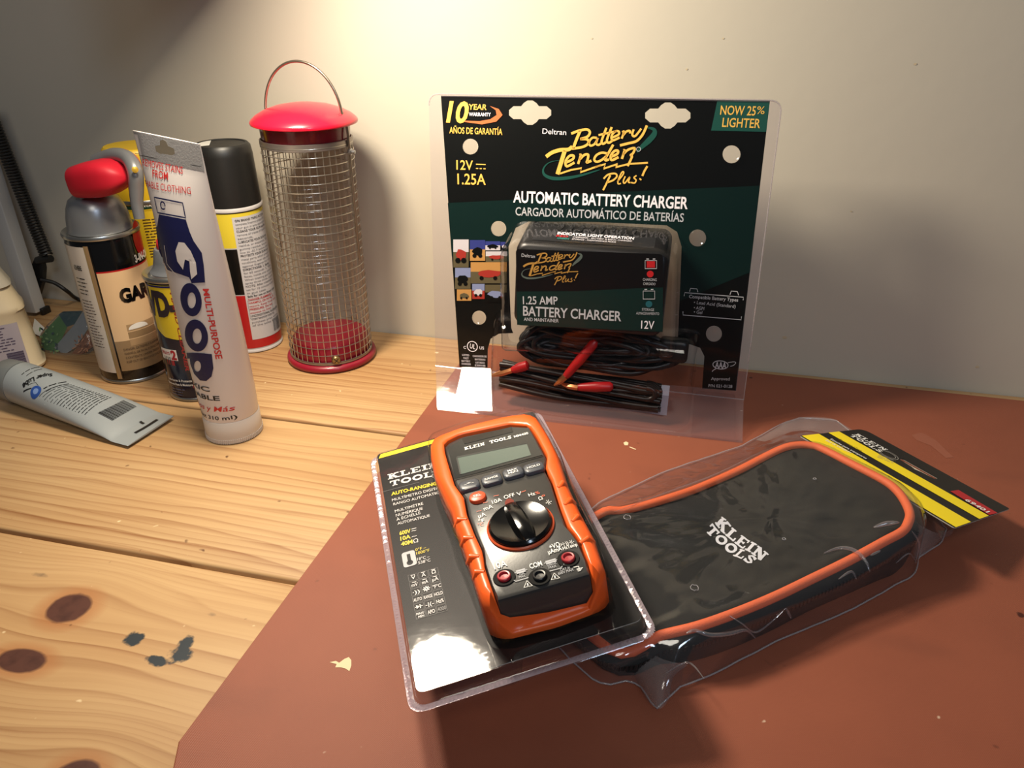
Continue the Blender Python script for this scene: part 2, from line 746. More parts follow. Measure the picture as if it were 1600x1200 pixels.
    # small specks and flecks
    sp = N.new('ShaderNodeTexNoise')
    sp.inputs['Scale'].default_value = 130
    sp.inputs['Detail'].default_value = 1
    L.new(geo.outputs['Position'], sp.inputs['Vector'])
    over((0.12, 0.05, 0.02, 1), math_('MULTIPLY', math_('SUBTRACT', sp.outputs[0], 0.765), 14, True))
    over((0.85, 0.68, 0.42, 1), math_('MULTIPLY', math_('SUBTRACT', 0.235, sp.outputs[0]), 14, True))
    L.new(last, b.inputs['Base Color'])
    b.inputs['Roughness'].default_value = 0.52
    b.inputs['Specular IOR Level'].default_value = 0.35
    bp = N.new('ShaderNodeBump')
    bp.inputs['Strength'].default_value = 0.10
    bp.inputs['Distance'].default_value = 0.0010
    L.new(math_('MULTIPLY', grain, -1.0), bp.inputs['Height'])
    L.new(bp.outputs[0], b.inputs['Normal'])
    return m


WOOD = wood_material()

wall_m = P('cream_wall_paint', (0.53, 0.488, 0.405, 1), 0.6, spec=0.3, bump=(55, 0.10, 0.002), var=(3, 0.12, (0.49, 0.45, 0.375, 1)))
mb = MB()
mb.box((0, WALL_Y + 0.04, 0.62), (1, 0, 0), (0, 1, 0), (0, 0, 1), 2.2, 0.04, 1.38, 0, 0)
WF = Plane((0, WALL_Y, 0), (1, 0, 0), (0, 0, 1))
for px, py, ru in ((1226, 527, .0022), (1527, 573, .0016), (1430, 100, .0012), (1073, 108, .001), (1330, 330, .0009), (925, 60, .0008), (1130, 60, .0009)):
    q = WF.loc(px, py)
    mb.disc(WF, q.x, q.y, ru, ru * 0.7, 1, 0.0004, 9)
structure(mb.build('wall_back', [wall_m, P('wall_scuff', (196, 180, 150), 0.7)], smooth=0))
mb = MB()
mb.box((0, -0.4, FLOOR_Z - 0.02), (1, 0, 0), (0, 1, 0), (0, 0, 1), 2.2, 1.2, 0.02, 0, 0)
structure(mb.build('floor', P('concrete_floor', (120, 116, 110), 0.8, bump=(30, 0.2), var=(6, 0.5, (90, 86, 80))), smooth=0))

# =================================================================== WORKBENCH
bench = thing('workbench', (0, 0.43, FLOOR_Z), 'knotty pine workbench of wide boards standing against the cream wall', 'workbench')
for y0, y1 in ((0.1465, 0.3286), (0.3318, 0.5128), (0.5160, 0.7105)):
    mb = MB()
    hy = (y1 - y0) / 2
    mb.box((-0.1, (y0 + y1) / 2, -0.019), (0, 1, 0), (0, 0, 1), (1, 0, 0), hy, 0.019, 1.15, 0.0022, 0)
    mb.build('plank', WOOD, bench, 40)
for x in (-1.1, 0.9):
    for y in (0.2, 0.66):
        mb = MB()
        mb.box((x, y, (FLOOR_Z - 0.04) / 2), (1, 0, 0), (0, 1, 0), (0, 0, 1), 0.044, 0.044, (-0.04 - FLOOR_Z) / 2, 0.003, 0)
        mb.build('leg', WOOD, bench, 40)
for y in (0.2, 0.66):
    mb = MB()
    mb.box((-0.1, y, -0.0846), (0, 1, 0), (0, 0, 1), (1, 0, 0), 0.018, 0.0455, 0.95, 0.003, 0)
    mb.build('apron_rail', WOOD, bench, 40)


# =================================================================== DESK MAT
def mat_material():
    m = P('rust_brown_vinyl', (0.275, 0.083, 0.046, 1), 0.5, spec=0.28, var=(16, 0.55, (0.225, 0.068, 0.039, 1)))
    nt = m.node_tree
    N, L = nt.nodes, nt.links
    b = N['Principled BSDF']
    geo = N.new('ShaderNodeNewGeometry')
    mp = N.new('ShaderNodeMapping')
    mp.inputs['Rotation'].default_value = (0, 0, 0.6)
    L.new(geo.outputs['Position'], mp.inputs[0])
    hs = []
    for d in ('X', 'Y'):
        wv = N.new('ShaderNodeTexWave')
        wv.bands_direction = d
        wv.inputs['Scale'].default_value = 480
        wv.inputs['Distortion'].default_value = 1.2
        wv.inputs['Detail'].default_value = 1
        L.new(mp.outputs[0], wv.inputs['Vector'])
        hs.append(wv.outputs['Fac'])
    ad = N.new('ShaderNodeMath')
    ad.operation = 'ADD'
    L.new(hs[0], ad.inputs[0])
    L.new(hs[1], ad.inputs[1])
    bp = N.new('ShaderNodeBump')
    bp.inputs['Strength'].default_value = 0.22
    bp.inputs['Distance'].default_value = 0.0003
    L.new(ad.outputs[0], bp.inputs['Height'])
    L.new(bp.outputs[0], b.inputs['Normal'])
    # scuffs: dark smears and tiny pale flecks
    base = b.inputs['Base Color'].links[0].from_socket
    for sc, lo, gain, col, st in ((7, 0.57, 3.0, (0.17, 0.055, 0.034, 1), (1, 2.2, 1)), (170, 0.80, 16, (0.62, 0.45, 0.33, 1), (1, 1, 1)), (95, 0.76, 14, (0.07, 0.02, 0.014, 1), (1, 1, 1))):
        m2 = N.new('ShaderNodeMapping')
        m2.inputs['Scale'].default_value = st
        L.new(geo.outputs['Position'], m2.inputs[0])
        n = N.new('ShaderNodeTexNoise')
        n.inputs['Scale'].default_value = sc
        n.inputs['Detail'].default_value = 5 if sc < 20 else 1
        L.new(m2.outputs[0], n.inputs['Vector'])
        a = N.new('ShaderNodeMath')
        a.operation = 'SUBTRACT'
        L.new(n.outputs[0], a.inputs[0])
        a.inputs[1].default_value = lo
        c = N.new('ShaderNodeMath')
        c.operation = 'MULTIPLY'
        c.use_clamp = True
        L.new(a.outputs[0], c.inputs[0])
        c.inputs[1].default_value = gain
        q = N.new('ShaderNodeMix')
        q.data_type = 'RGBA'
        L.new(c.outputs[0], q.inputs[0])
        L.new(base, q.inputs[6])
        q.inputs[7].default_value = col
        base = q.outputs[2]
    L.new(base, b.inputs['Base Color'])
    return m


MT = 0.002
mb = MB()
outl = [(-0.2099, 0.7015), (-0.2217, 0.2098), (-0.2055, 0.175), (0.95, 0.175), (0.95, 0.694)]
outl = list(reversed(outl))
mb.rings([[(x, y, 0.0001) for x, y in reversed(outl)], [(x, y, MT - 0.0005) for x, y in reversed(outl)],
          [(x + (0.0005 if x < 0 else -0.0005), y + (0.0005 if y < 0.4 else -0.0005), MT) for x, y in reversed(outl)]], 0, True, True, True)
TF = Plane((0, 0, MT), (1, 0, 0), (0, 1, 0))


def splat(F, pts, m, n=0.0002):
    mb.fill(F, [pts], m, n, px=True)


splat(TF, [(515, 1035), (525, 1033), (530, 1036), (538, 1030), (545, 1027), (549, 1032), (549, 1040), (546, 1049), (540, 1045), (532, 1043), (524, 1043), (526, 1038)], 1)
splat(TF, [(974, 692), (978, 690), (982, 692), (981, 696), (976, 696)], 1)
splat(TF, [(984, 698), (994, 702), (993, 703), (983, 699)], 1)
splat(TF, [(1424, 680), (1440, 676), (1462, 688), (1490, 715), (1478, 716), (1455, 697), (1432, 688)], 2)
mat = mb.build('desk_mat', [mat_material(), P('bare_backing', (228, 205, 165), 0.8), P('rubbed_vinyl', (146, 86, 66), 0.6)], None, 0, loc=(0, 0, 0))
tag(mat, 'thin rust-brown vinyl mat with a clipped corner covering the right of the bench', 'mat')


# =================================================================== HAND-DRAWN LETTERING
SLAB = {  # slab-serif letters: (width, strokes[(pts, thickness)])
    'K': (1.0, [([(.22, 0), (.22, 1)], .24), ([(.28, .40), (.72, .95)], .2), ([(.42, .58), (.80, .05)], .24), ([(0, .07), (.46, .07)], .14), ([(0, .93), (.46, .93)], .14), ([(.58, .07), (1.02, .07)], .14), ([(.55, .93), (.98, .93)], .14)]),
    'L': (.86, [([(.22, 0), (.22, 1)], .24), ([(0, .93), (.46, .93)], .14), ([(0, .07), (.84, .07)], .14), ([(.78, .0), (.78, .38)], .12)]),
    'E': (.88, [([(.22, 0), (.22, 1)], .24), ([(0, .93), (.82, .93)], .14), ([(0, .07), (.84, .07)], .14), ([(.2, .5), (.56, .5)], .13), ([(.79, 0), (.79, .33)], .11), ([(.76, .7), (.76, 1)], .11), ([(.55, .38), (.55, .62)], .09)]),
    'I': (.5, [([(.25, 0), (.25, 1)], .24), ([(0, .93), (.5, .93)], .14), ([(0, .07), (.5, .07)], .14)]),
    'N': (1.0, [([(.2, 0), (.2, 1)], .16), ([(.2, .96), (.8, .04)], .26), ([(.8, 0), (.8, 1)], .16), ([(0, .07), (.4, .07)], .14), ([(0, .93), (.34, .93)], .14), ([(.6, .93), (1.0, .93)], .14)]),
    'T': (.92, [([(.46, 0), (.46, 1)], .25), ([(.03, .92), (.89, .92)], .16), ([(.24, .07), (.68, .07)], .14), ([(.07, .62), (.07, 1)], .13), ([(.85, .62), (.85, 1)], .13)]),
    'O': (.98, [([(.49 + .37 * math.cos(a * PI / 10), .5 + .39 * math.sin(a * PI / 10)) for a in range(21)], .23)]),
    'S': (.78, [([(.64, .78), (.52, .92), (.30, .92), (.14, .74), (.28, .57), (.52, .46), (.64, .28), (.50, .09), (.26, .08), (.12, .22)], .2), ([(.66, .68), (.66, 1)], .1), ([(.1, 0), (.1, .34)], .1)]),
}


def slab(mb, F, t, p0, p1, h, m, n=0.0005, px=True, shear=0.0):
    a = V(F.loc(*p0)) if px else V(p0)
    b = V(F.loc(*p1)) if px else V(p1)
    L = (b - a).length
    e = (b - a) / L
    u = V((-e.y, e.x))
    tot = sum(SLAB[c][0] + .08 if c in SLAB else .5 for c in t) - .08
    kx = L / tot
    x = 0
    for c in t:
        if c not in SLAB:
            x += .5
            continue
        wd, st = SLAB[c]
        for pts, th in st:
            q = [a + e * ((x + p[0]) * kx + p[1] * h * shear) + u * (p[1] * h) for p in pts]
            mb.ribbon(F, q, th * (kx + h) / 2, m, n)
        x += wd + .08


# the charger maker's script logo, strokes given in the photo's own pixels
def z1(*pts):
    return [(660 + x / 5.3333, 130 + y / 5.3333) for x, y in pts]


def z2(*pts):
    return [(930 + x / 5.3333, 130 + y / 5.3333) for x, y in pts]


LOGO_BAT = [
    (z1((1318, 395), (1290, 460), (1258, 545)), 3.4), (z1((1243, 420), (1300, 398), (1370, 385), (1398, 408), (1378, 445), (1318, 465)), 2.8),
    (z1((1318, 465), (1376, 468), (1385, 500), (1340, 530), (1250, 545)), 2.8),
    (z1((1455, 455), (1418, 455), (1392, 490), (1402, 520), (1438, 505), (1466, 455)), 2.4), (z1((1466, 455), (1450, 500), (1468, 514), (1492, 500)), 2.4),
    (z1((1535, 372), (1496, 480), (1508, 505), (1532, 490)), 2.6), (z1((1580, 365), (1540, 470), (1555, 496), (1585, 478)), 2.6), (z1((1470, 432), (1560, 412), (1625, 398)), 2.2),
    (z2((145, 452), (196, 428), (198, 402), (168, 402), (138, 440), (148, 476), (205, 452)), 2.4),
    (z2((228, 410), (243, 402), (222, 462)), 2.4), (z2((232, 436), (262, 402), (290, 398), (292, 418)), 2.4),
    (z2((322, 385), (310, 428), (335, 440), (385, 378)), 2.4), (z2((432, 352), (395, 430), (345, 482), (280, 500), (208, 518)), 2.8)]
LOGO_TEN = [
    (z1((1034, 612), (1082, 578), (1150, 556), (1218, 552), (1252, 528)), 4.2), (z1((1190, 560), (1165, 640), (1128, 758)), 4.8),
    (z1((1200, 660), (1256, 632), (1262, 604), (1228, 606), (1196, 650), (1206, 692), (1270, 660)), 2.8),
    (z1((1312, 598), (1322, 600), (1300, 672)), 2.8), (z1((1308, 640), (1350, 598), (1384, 596), (1378, 640), (1372, 660), (1410, 645)), 2.8),
    (z2((108, 588), (60, 578), (14, 598), (-6, 634), (14, 654), (54, 640), (98, 604)), 2.6), (z2((152, 512), (118, 572), (86, 628), (92, 642), (116, 634)), 2.8),
    (z2((136, 612), (186, 588), (190, 562), (160, 566), (132, 605), (140, 640), (196, 615)), 2.8),
    (z2((238, 560), (246, 562), (224, 630)), 2.8), (z2((232, 598), (272, 556), (330, 540), (318, 580), (296, 600), (308, 612), (272, 690)), 2.6)]
LOGO_LINE = [
    (z1((1150, 752), (1240, 722), (1330, 706), (1318, 742), (1420, 706), (1490, 682)), 2.0),
    (z2((0, 698), (90, 672), (70, 712), (190, 672), (170, 700), (280, 672), (440, 662)), 2.0)]
LOGO_PLUS = [
    (z2((128, 765), (98, 830), (68, 890)), 2.2), (z2((72, 795), (110, 760), (168, 752), (182, 776), (150, 808), (100, 826)), 2.0),
    (z2((186, 820), (232, 762), (238, 738), (222, 744), (196, 800), (192, 836), (216, 834)), 1.6), (z2((252, 775), (236, 815), (248, 832), (290, 780), (278, 822), (296, 826)), 1.6),
    (z2((346, 768), (324, 786), (342, 806), (330, 830), (300, 826)), 1.6), (z2((436, 690), (412, 730), (394, 772)), 2.4), (z2((382, 794), (374, 804)), 2.8)]
LOGO_SWOOSH = [
    (z1((1150, 640), (1060, 660), (1012, 710), (1020, 762), (1090, 792), (1200, 790), (1330, 765), (1480, 720)), [0.6, 1.4, 2.6, 4.4, 5.6, 5.2, 3.6, 1.2]),
    (z2((440, 370), (490, 385), (492, 425), (445, 480), (390, 530), (350, 575)), [2.5, 5.0, 8.5, 9.0, 6.5, 2.0])]


def logo(mb, F, dst, my, mg, mp, k=1.0, src=None, dn=0.0):
    """F: frame to draw on; dst(u,v)->(u,v); src: frame the strokes were traced on"""
    for grp, m, n in ((LOGO_SWOOSH, mg, 0.0004), (LOGO_LINE, my, 0.0005), (LOGO_BAT, my, 0.0006), (LOGO_TEN, my, 0.0006), (LOGO_PLUS, mp, 0.0006)):
        for pts, wd in grp:
            q = [V(src.loc(*p)) for p in pts]
            q = spline([p for p in q], 4) if len(q) > 2 and grp is not LOGO_LINE else q
            w_ = wd
            if isinstance(wd, list):
                kk = len(q)
                w_ = [lerp_tab([(i / (len(wd) - 1), x * 0.5e-3 * k) for i, x in enumerate(wd)], i / (kk - 1)) for i in range(kk)]
            else:
                w_ = wd * 0.5e-3 * k * 1.38
            mb.ribbon(F, [dst(p) for p in q], w_, m, n + dn)


INK_W = P('white_ink', (242, 238, 242), 0.5)
INK_GY = P('grey_ink', (184, 186, 190), 0.5)
INK_K = P('black_ink', (14, 13, 13), 0.45)
INK_Y = P('gold_ink', (232, 184, 84), 0.45)
INK_YB = P('yellow_ink', (246, 220, 30), 0.45)
INK_R = P('red_ink', (186, 26, 30), 0.45)
INK_DG = P('dark_green_ink', (18, 74, 64), 0.4)
INK_CU = P('copper_ink', (196, 108, 62), 0.4)
INK_B = P('navy_ink', (20, 24, 72), 0.45)

CLEAR = FILM('clear_shell', (0.955, 0.945, 0.955), 0.05, 1.45, bump=(45, 0.10))
CLEARB = FILM('clear_border', (0.87, 0.845, 0.865), 0.06, 1.45, bump=(45, 0.10), haze=0.10, hazecol=(0.62, 0.55, 0.60))
CLEARC = FILM('clear_over_card', (0.985, 0.98, 0.985), 0.06, 1.4, bump=(30, 0.05), gloss=0.5)
CLEARF = FILM('clear_flat_sheet', (0.93, 0.915, 0.93), 0.10, 1.32, bump=(30, 0.05), haze=0.03)

# =================================================================== BATTERY CHARGER PACKAGE
LEAN = math.radians(8.4)
PK = Plane((0, 0.599, 0.0247), (1, 0, 0), (0, math.sin(LEAN), math.cos(LEAN)))
pack = thing('charger_package', (-0.08, 0.58, MT), 'tall clear clamshell with black and green printed card, leaning back by the wall', 'package')

# --- printed card
mb = MB()
card_out = [(689.5, 149.5), (1203, 157), (1150, 610), (1097, 606.5), (1100.5, 556), (1094, 543), (1078, 537.5), (1059, 537), (1063, 440), (1065, 385), (1058, 362), (1042, 352), (930, 346.5),
            (826, 346), (806, 356), (795, 385), (796, 440), (799, 512), (802, 520), (780, 521), (767, 529), (762.5, 545), (762, 576.5), (718.4, 573)]


def euro(cx, cy, k):
    pts = [(-33, 4), (-33, -4), (-26, -10), (-14, -10), (-10, -15), (-4, -19), (4, -19), (10, -15), (14, -10), (26, -10), (33, -4), (33, 4), (26, 10), (14, 10), (10, 15), (4, 19), (-4, 19), (-10, 15), (-14, 10), (-26, 10)]
    return [(cx + x * k, cy + y * k) for x, y in pts]


def circ(cx, cy, r, n=20):
    return [(cx + r * math.cos(2 * PI * i / n), cy + r * math.sin(2 * PI * i / n)) for i in range(n)]


DOTS = [(735.5, 229, 12.3), (1143, 241, 14), (779.5, 357, 12), (1090, 371.5, 13.3), (749, 496, 11), (1115.5, 521, 12.5)]
holes = [euro(828.5, 176, 1.0), euro(1043.5, 180.5, 1.07)] + [circ(*d) for d in DOTS]
NC = 0.0010
mb.fill(PK, [card_out] + holes, 0, NC, px=True)
mb.fill(PK, [card_out] + holes, 7, NC - 0.0006, px=True)
# green lower panel
green = [(700.3, 317), (820, 311), (960, 300), (1187, 290), (1172, 425), (1062, 470), (1063, 440), (1065, 385), (1058, 362), (1042, 352), (930, 346.5), (826, 346), (806, 356), (795, 385), (795.5, 408), (706.5, 400)]
mb.fill(PK, [green, circ(*DOTS[2]), circ(*DOTS[3])], 1, NC + 0.0002, px=True)
mb.fill(PK, [[(1121, 156.3), (1202.5, 157.5), (1197, 206), (1111, 204)]], 2, NC + 0.0003, px=True)
N5 = NC + 0.0005


def ct(t, p0, p1, hpx, m, bold=0.0, shear=0.0):
    mb.text(PK, t, p0, p1, hpx * 0.00053, m, bold, shear, N5)


# mats: 0 black 1 deep green 2 green 3 white 4 gold 5 copper 6 grey 7 back
ct('10', (698, 190), (730, 191.5), 29, 4, 0.03, 0.18)
ct('YEAR', (732.5, 171), (761, 171.8), 7.7, 4, 0.02, 0.1)
ct('WARRANTY', (733.5, 181.2), (767.5, 181.8), 5, 3, 0.02)
sw_o = z1((565, 190), (640, 215), (672, 265), (620, 320), (500, 343), (350, 322))
sw_i = z1((345, 312), (480, 316), (570, 300), (622, 265), (615, 225))
mb.fill(PK, [sw_o + sw_i], 5, N5, px=True)
ct('AÑOS DE GARANTÍA', (703, 208), (785.6, 210.8), 9, 4, 0.015)
ct('12V', (714, 264.6), (739.7, 265.4), 14, 4, 0.01)
for a, b in (((744.5, 256.5), (759.5, 257)), ((744.5, 263), (748, 263.1)), ((750.2, 263.2), (753.7, 263.3)), ((756, 263.4), (759.5, 263.5))):
    mb.ribbon(PK, [a, b], 0.0008, 4, N5, px=True)
ct('1.25A', (715.7, 287.5), (759.7, 288.4), 16, 4, 0.01)
ct('Deltran', (848, 208.7), (885, 211), 7.5, 3, 0.0)
logo(mb, PK, lambda p: p, 4, 2, 4, 1.0, PK, NC)
for rr in (0.0016,):
    c0 = PK.loc(998, 233)
    mb.ribbon(PK, [(c0.x + rr * math.cos(a * PI / 8), c0.y + rr * math.sin(a * PI / 8)) for a in range(17)], 0.0004, 6, N5)
ct('AUTOMATIC BATTERY CHARGER', (802.5, 315.6), (1074.4, 326), 16.8, 3, 0.022)
ct('CARGADOR AUTOMÁTICO DE BATERÍAS', (806, 336), (1068, 346.4), 12.5, 6, 0.01)
ct('NOW 25', (1125, 179), (1180, 180.4), 12, 4, 0.012)
ct('%', (1182, 178), (1194, 178.2), 10, 4)
ct('LIGHTER', (1128, 198), (1187, 200), 12, 4, 0.012)
# photo collage: small generic outdoor pictures
pal = {'sky': 8, 'sand': 9, 'red': 10, 'blue': 11, 'olive': 12, 'pale': 13}


def zz(x, y):
    return (680 + x / 5.3333, 340 + y / 5.3333)


for (x0, y0, x1, y1), up_, lo, blob in (((155, 180, 283, 412), 13, 12, 10), ((293, 185, 420, 358), 11, 9, 0), ((422, 195, 545, 270), 11, 13, 0), ((549, 200, 606, 274), 11, 0, 13), ((425, 279, 604, 368), 13, 12, 10),
                                        ((300, 369, 600, 545), 9, 12, 10), ((170, 416, 299, 592), 8, 12, 0), ((185, 596, 305, 690), 9, 9, 12), ((312, 550, 415, 675), 8, 10, 13), ((420, 556, 600, 700), 12, 0, 8)):
    ym = y0 + (y1 - y0) * 0.45
    mb.fill(PK, [[zz(x0, y0), zz(x1, y0), zz(x1, ym), zz(x0, ym)]], up_, N5, px=True)
    mb.fill(PK, [[zz(x0, ym), zz(x1, ym), zz(x1, y1), zz(x0, y1)]], lo, N5, px=True)
    cx, cy, rx, ry = (x0 + x1) / 2, y0 + (y1 - y0) * 0.55, (x1 - x0) * 0.36, (y1 - y0) * 0.2
    bl = [zz(cx + rx * math.cos(a) * (0.8 + 0.35 * random.random()), cy + ry * math.sin(a) * (0.8 + 0.4 * random.random())) for a in [2 * PI * i / 12 for i in range(12)]]
    mb.fill(PK, [bl], blob, N5 + 0.0002, px=True)
    for s_ in (-0.55, 0.5):
        mb.fill(PK, [[zz(cx + rx * s_ + ry * 0.5 * math.cos(a), cy + ry + ry * 0.5 * math.sin(a)) for a in [2 * PI * i / 8 for i in range(8)]]], 0, N5 + 0.0003, px=True)
# approval marks
c0 = PK.loc(738.7, 540.6)
mb.ribbon(PK, [(c0.x + 0.0047 * math.cos(a * PI / 12), c0.y + 0.0047 * math.sin(a * PI / 12)) for a in range(25)], 0.0007, 3, N5)
ct('UL', (734.5, 543), (743, 545), 8, 3, 0.01)
ct('C', (725, 544), (729, 544.2), 4.5, 3, 0.01)
ct('US', (750, 545), (757, 545.5), 5, 3, 0.01)
for t, x0, x1, y in (('LISTED', 723, 734, 555), ('FAST', 725, 733, 560), ('BATTERY', 722, 735.5, 564.5), ('CHARGER', 722, 736.5, 569), ('CARGADOR DE', 739.5, 761, 557), ('BATERIAS', 743, 759, 562), ('LISTADO', 744, 758, 567), ('E300188', 743, 759, 571.5)):
    ct(t, (x0, y), (x1, y + 0.8), 3.2, 3)
c0 = PK.loc(1125.7, 569.4)
mb.ribbon(PK, [(c0.x + 0.0062 * math.cos(a * PI / 12), c0.y + 0.0036 * math.sin(a * PI / 12)) for a in range(25)], 0.0006, 6, N5)
ct('AAA', (1117, 574), (1134.5, 575), 10, 6, 0.02)
mb.ribbon(PK, spline([PK.loc(*p) for p in ((1137, 566), (1146, 564.5), (1149.5, 566), (1146, 570), (1141, 571.5))], 4), 0.0005, 6, N5)
mb.ribbon(PK, spline([PK.loc(*p) for p in ((1119, 575), (1114, 578), (1113, 580))], 4), 0.0006, 6, N5)
ct('Approved', (1111, 593), (1140, 593.6), 5, 6)
ct('P/N 021-0128', (1107, 604), (1144, 605.2), 5, 6)
ct('Compatible Battery Types', (1076.6, 465), (1153, 470.7), 5.2, 6, 0.01)
ct('• Lead Acid (Standard)', (1084, 474), (1149, 480.6), 5, 6)
ct('• AGM', (1084, 482.3), (1100, 484), 5, 6)
ct('• Gel', (1084, 489), (1097, 490.2), 5, 6)
for pts in ([(1069, 462), (1070, 456.6), (1161.5, 463.8), (1161, 468.5)], [(1067.2, 486), (1067.2, 491.5), (1158, 499), (1158.3, 493.8)],
            [(1077.5, 455), (1079, 450), (1089, 450.8), (1090.5, 455.8)], [(1140.5, 460), (1142.5, 454.2), (1152, 455), (1154, 460.8)]):
    mb.ribbon(PK, pts, 0.0006, 6, N5, px=True)
card_m = [P('card_black', (7, 9, 9), 0.35, spec=0.3), P('card_deep_green', (8, 31, 29), 0.35, spec=0.3), INK_DG, INK_W, INK_Y, INK_CU, INK_GY, P('card_back', (150, 146, 138), 0.8),
          P('photo_sky', (120, 130, 165), 0.5), P('photo_sand', (176, 130, 70), 0.5), P('photo_red', (150, 40, 30), 0.5), P('photo_blue', (40, 50, 120), 0.5), P('photo_olive', (84, 76, 52), 0.5), P('photo_pale', (190, 185, 190), 0.5)]
mb.build('printed_card', card_m, pack, 0)['label'] = 'black and green printed card with punched hang slots'

# --- clear shell
mb = MB()


def uv(px, py, n=0.0):
    return PK.loc(px, py, n)


oc = [uv(*p) for p in ((671, 146.6), (1222, 157.2), (1160, 622), (682, 572))]
ou = [(oc[0].x, oc[0].y), (oc[1].x, oc[1].y), (oc[2].x + 0.001, 0.0), (oc[3].x, 0.0)]


def round_poly(pts, r, seg=6):
    out = []
    k = len(pts)
    for i in range(k):
        p = V(pts[i])
        a, b = V(pts[i - 1]) - p, V(pts[(i + 1) % k]) - p
        rr = r[i] if isinstance(r, (list, tuple)) else r
        if rr < 1e-6:
            out.append(p)
            continue
        A, B = p + a.normalized() * rr, p + b.normalized() * rr
        for j in range(seg + 1):
            t = j / seg
            out.append(A * (1 - t) ** 2 + p * 2 * t * (1 - t) + B * t * t)
    return out


shell_out = round_poly([ou[3], ou[2], ou[1], ou[0]], [0, 0, 0.009, 0.009])
# charger window and cord pocket outlines on the sheet
dome0 = round_poly([uv(795, 534), uv(1060, 545), uv(1067, 350), uv(793, 343)], [0.008, 0.008, 0.022, 0.022])
ZB = PK.o.z
zlow = -(PK.o.z - MT - 0.0008) / math.cos(LEAN)
pock0 = round_poly([V((uv(766, 560).x, 0.002)), V((uv(1100, 575).x, 0.002)), uv(1104, 531), uv(762, 519)], [0.001, 0.001, 0.012, 0.012])
rim_c = [uv(*p) for p in ((718.5, 573), (1149, 609), (1203, 159.5), (689.5, 151))]
for q_ in rim_c:
    q_.y = max(q_.y, 0.0008)
mb.fill(PK, [shell_out, rim_c], 1, NC + 0.0012)
mb.fill(PK, [rim_c, dome0], 2, NC + 0.0012)


def ring3(F, q, n):
    return [F.pt(p.x, p.y, n) for p in q]


def inset(poly, d):
    out = []
    k = len(poly)
    for i in range(k):
        a, b, c = V(poly[i - 1]), V(poly[i]), V(poly[(i + 1) % k])
        t = (c - a)
        t = t.normalized() if t.length > 1e-9 else V((1, 0))
        out.append(b + V((-t.y, t.x)) * d)
    return out


ctr = sum((V(p) for p in dome0), V((0, 0))) / len(dome0)
DN = 0.0425
vtop = max(p.y for p in dome0)
vmid = (max(p.y for p in dome0) + min(p.y for p in dome0)) / 2
R = []
for d, n, sl in ((0, NC + 0.0012, 0), (0.0008, 0.005, 0.08), (0.0018, 0.03, 0.72), (0.0030, 0.038, 0.93), (0.0055, 0.0415, 1.0), (0.010, DN, 1.0)):
    ring = [V((p.x, p.y - 0.0120 * sl * smoothstep(vmid, vtop, p.y))) for p in inset(dome0, d)]
    R.append(ring3(PK, ring, n))
mb.rings(R, 0, True, False, True)
# foot: sloped apron from the hinge line to the bench, with two shallow raised trays
fl, fr = tab(683, 640, MT), tab(1160, 692, MT)
hl, hr = PK.pt(ou[3][0], 0, NC + 0.0012), PK.pt(ou[2][0], 0, NC + 0.0012)
FT = Plane(fl, fr - fl, hl - fl)
mb.mesh([fl, fr, hr, hl], [(0, 1, 2, 3)], 1)
tilt = None
for quad in ([(706, 641), (772, 648), (771, 581), (722, 577)], [(1079, 684), (1149, 690), (1149, 622), (1085, 614)]):
    q0 = [FT.loc(*p) for p in quad]
    q0 = round_poly(q0, 0.003, 4)
    cq = sum((V(p) for p in q0), V((0, 0))) / len(q0)
    if tilt is None:          # tray tops angled on purpose to reflect the lamp into the camera
        cp = FT.pt(cq.x, cq.y, 0.003)
        nr = ((EYE - cp).normalized() + (LAMP - cp).normalized()).normalized()
        tilt = (-nr.dot(FT.ex) / nr.dot(FT.n), -nr.dot(FT.ey) / nr.dot(FT.n))
    q1 = inset(q0, 0.0012)
    lo_h = min(tilt[0] * (p.x - cq.x) + tilt[1] * (p.y - cq.y) for p in q1)
    mb.rings([ring3(FT, q0, 0.0002), [FT.pt(p.x, p.y, 0.0016 - lo_h + tilt[0] * (p.x - cq.x) + tilt[1] * (p.y - cq.y)) for p in q1]], 0, True, False, True)
# polished cut edge of the sheet, and the heat-formed rivets in the card's holes
mb.tube([PK.pt(p.x, p.y, NC + 0.0012) for p in shell_out], 0.0006, 6, 3)
for d_ in DOTS:
    q_ = uv(d_[0], d_[1])
    r_ = d_[2] * 0.00052
    mb.lathe(PK.pt(q_.x, q_.y, NC + 0.0012), [(r_, 0), (r_ * 0.82, 0.0016), (r_ * 0.7, 0.0010), (0.0002, 0.0008)], 20, 0, ax=PK.n, cap0=False, cap1=False)
# rolled lip along the front edge of the foot
mb.tube([fl + V((0, 0, 0.0012)), fr + V((0, 0, 0.0012))], 0.0011, 8, 0)
# cord pocket: bulges forward over the foot
pw = []
U0, U1 = uv(772, 560).x, uv(1084, 600).x
prof = [(0.057, NC + 0.0012), (0.056, 0.012), (0.050, 0.022), (0.040, 0.028), (0.02, 0.030), (0.0, 0.031), (zlow * 0.85, 0.032), (zlow, 0.030)]
segs = 26


def pk_section(x):
    e = min(x - U0, U1 - x) / 0.012
    k = math.sqrt(max(0.0, 1 - (1 - min(1, max(0, e))) ** 2))
    return k


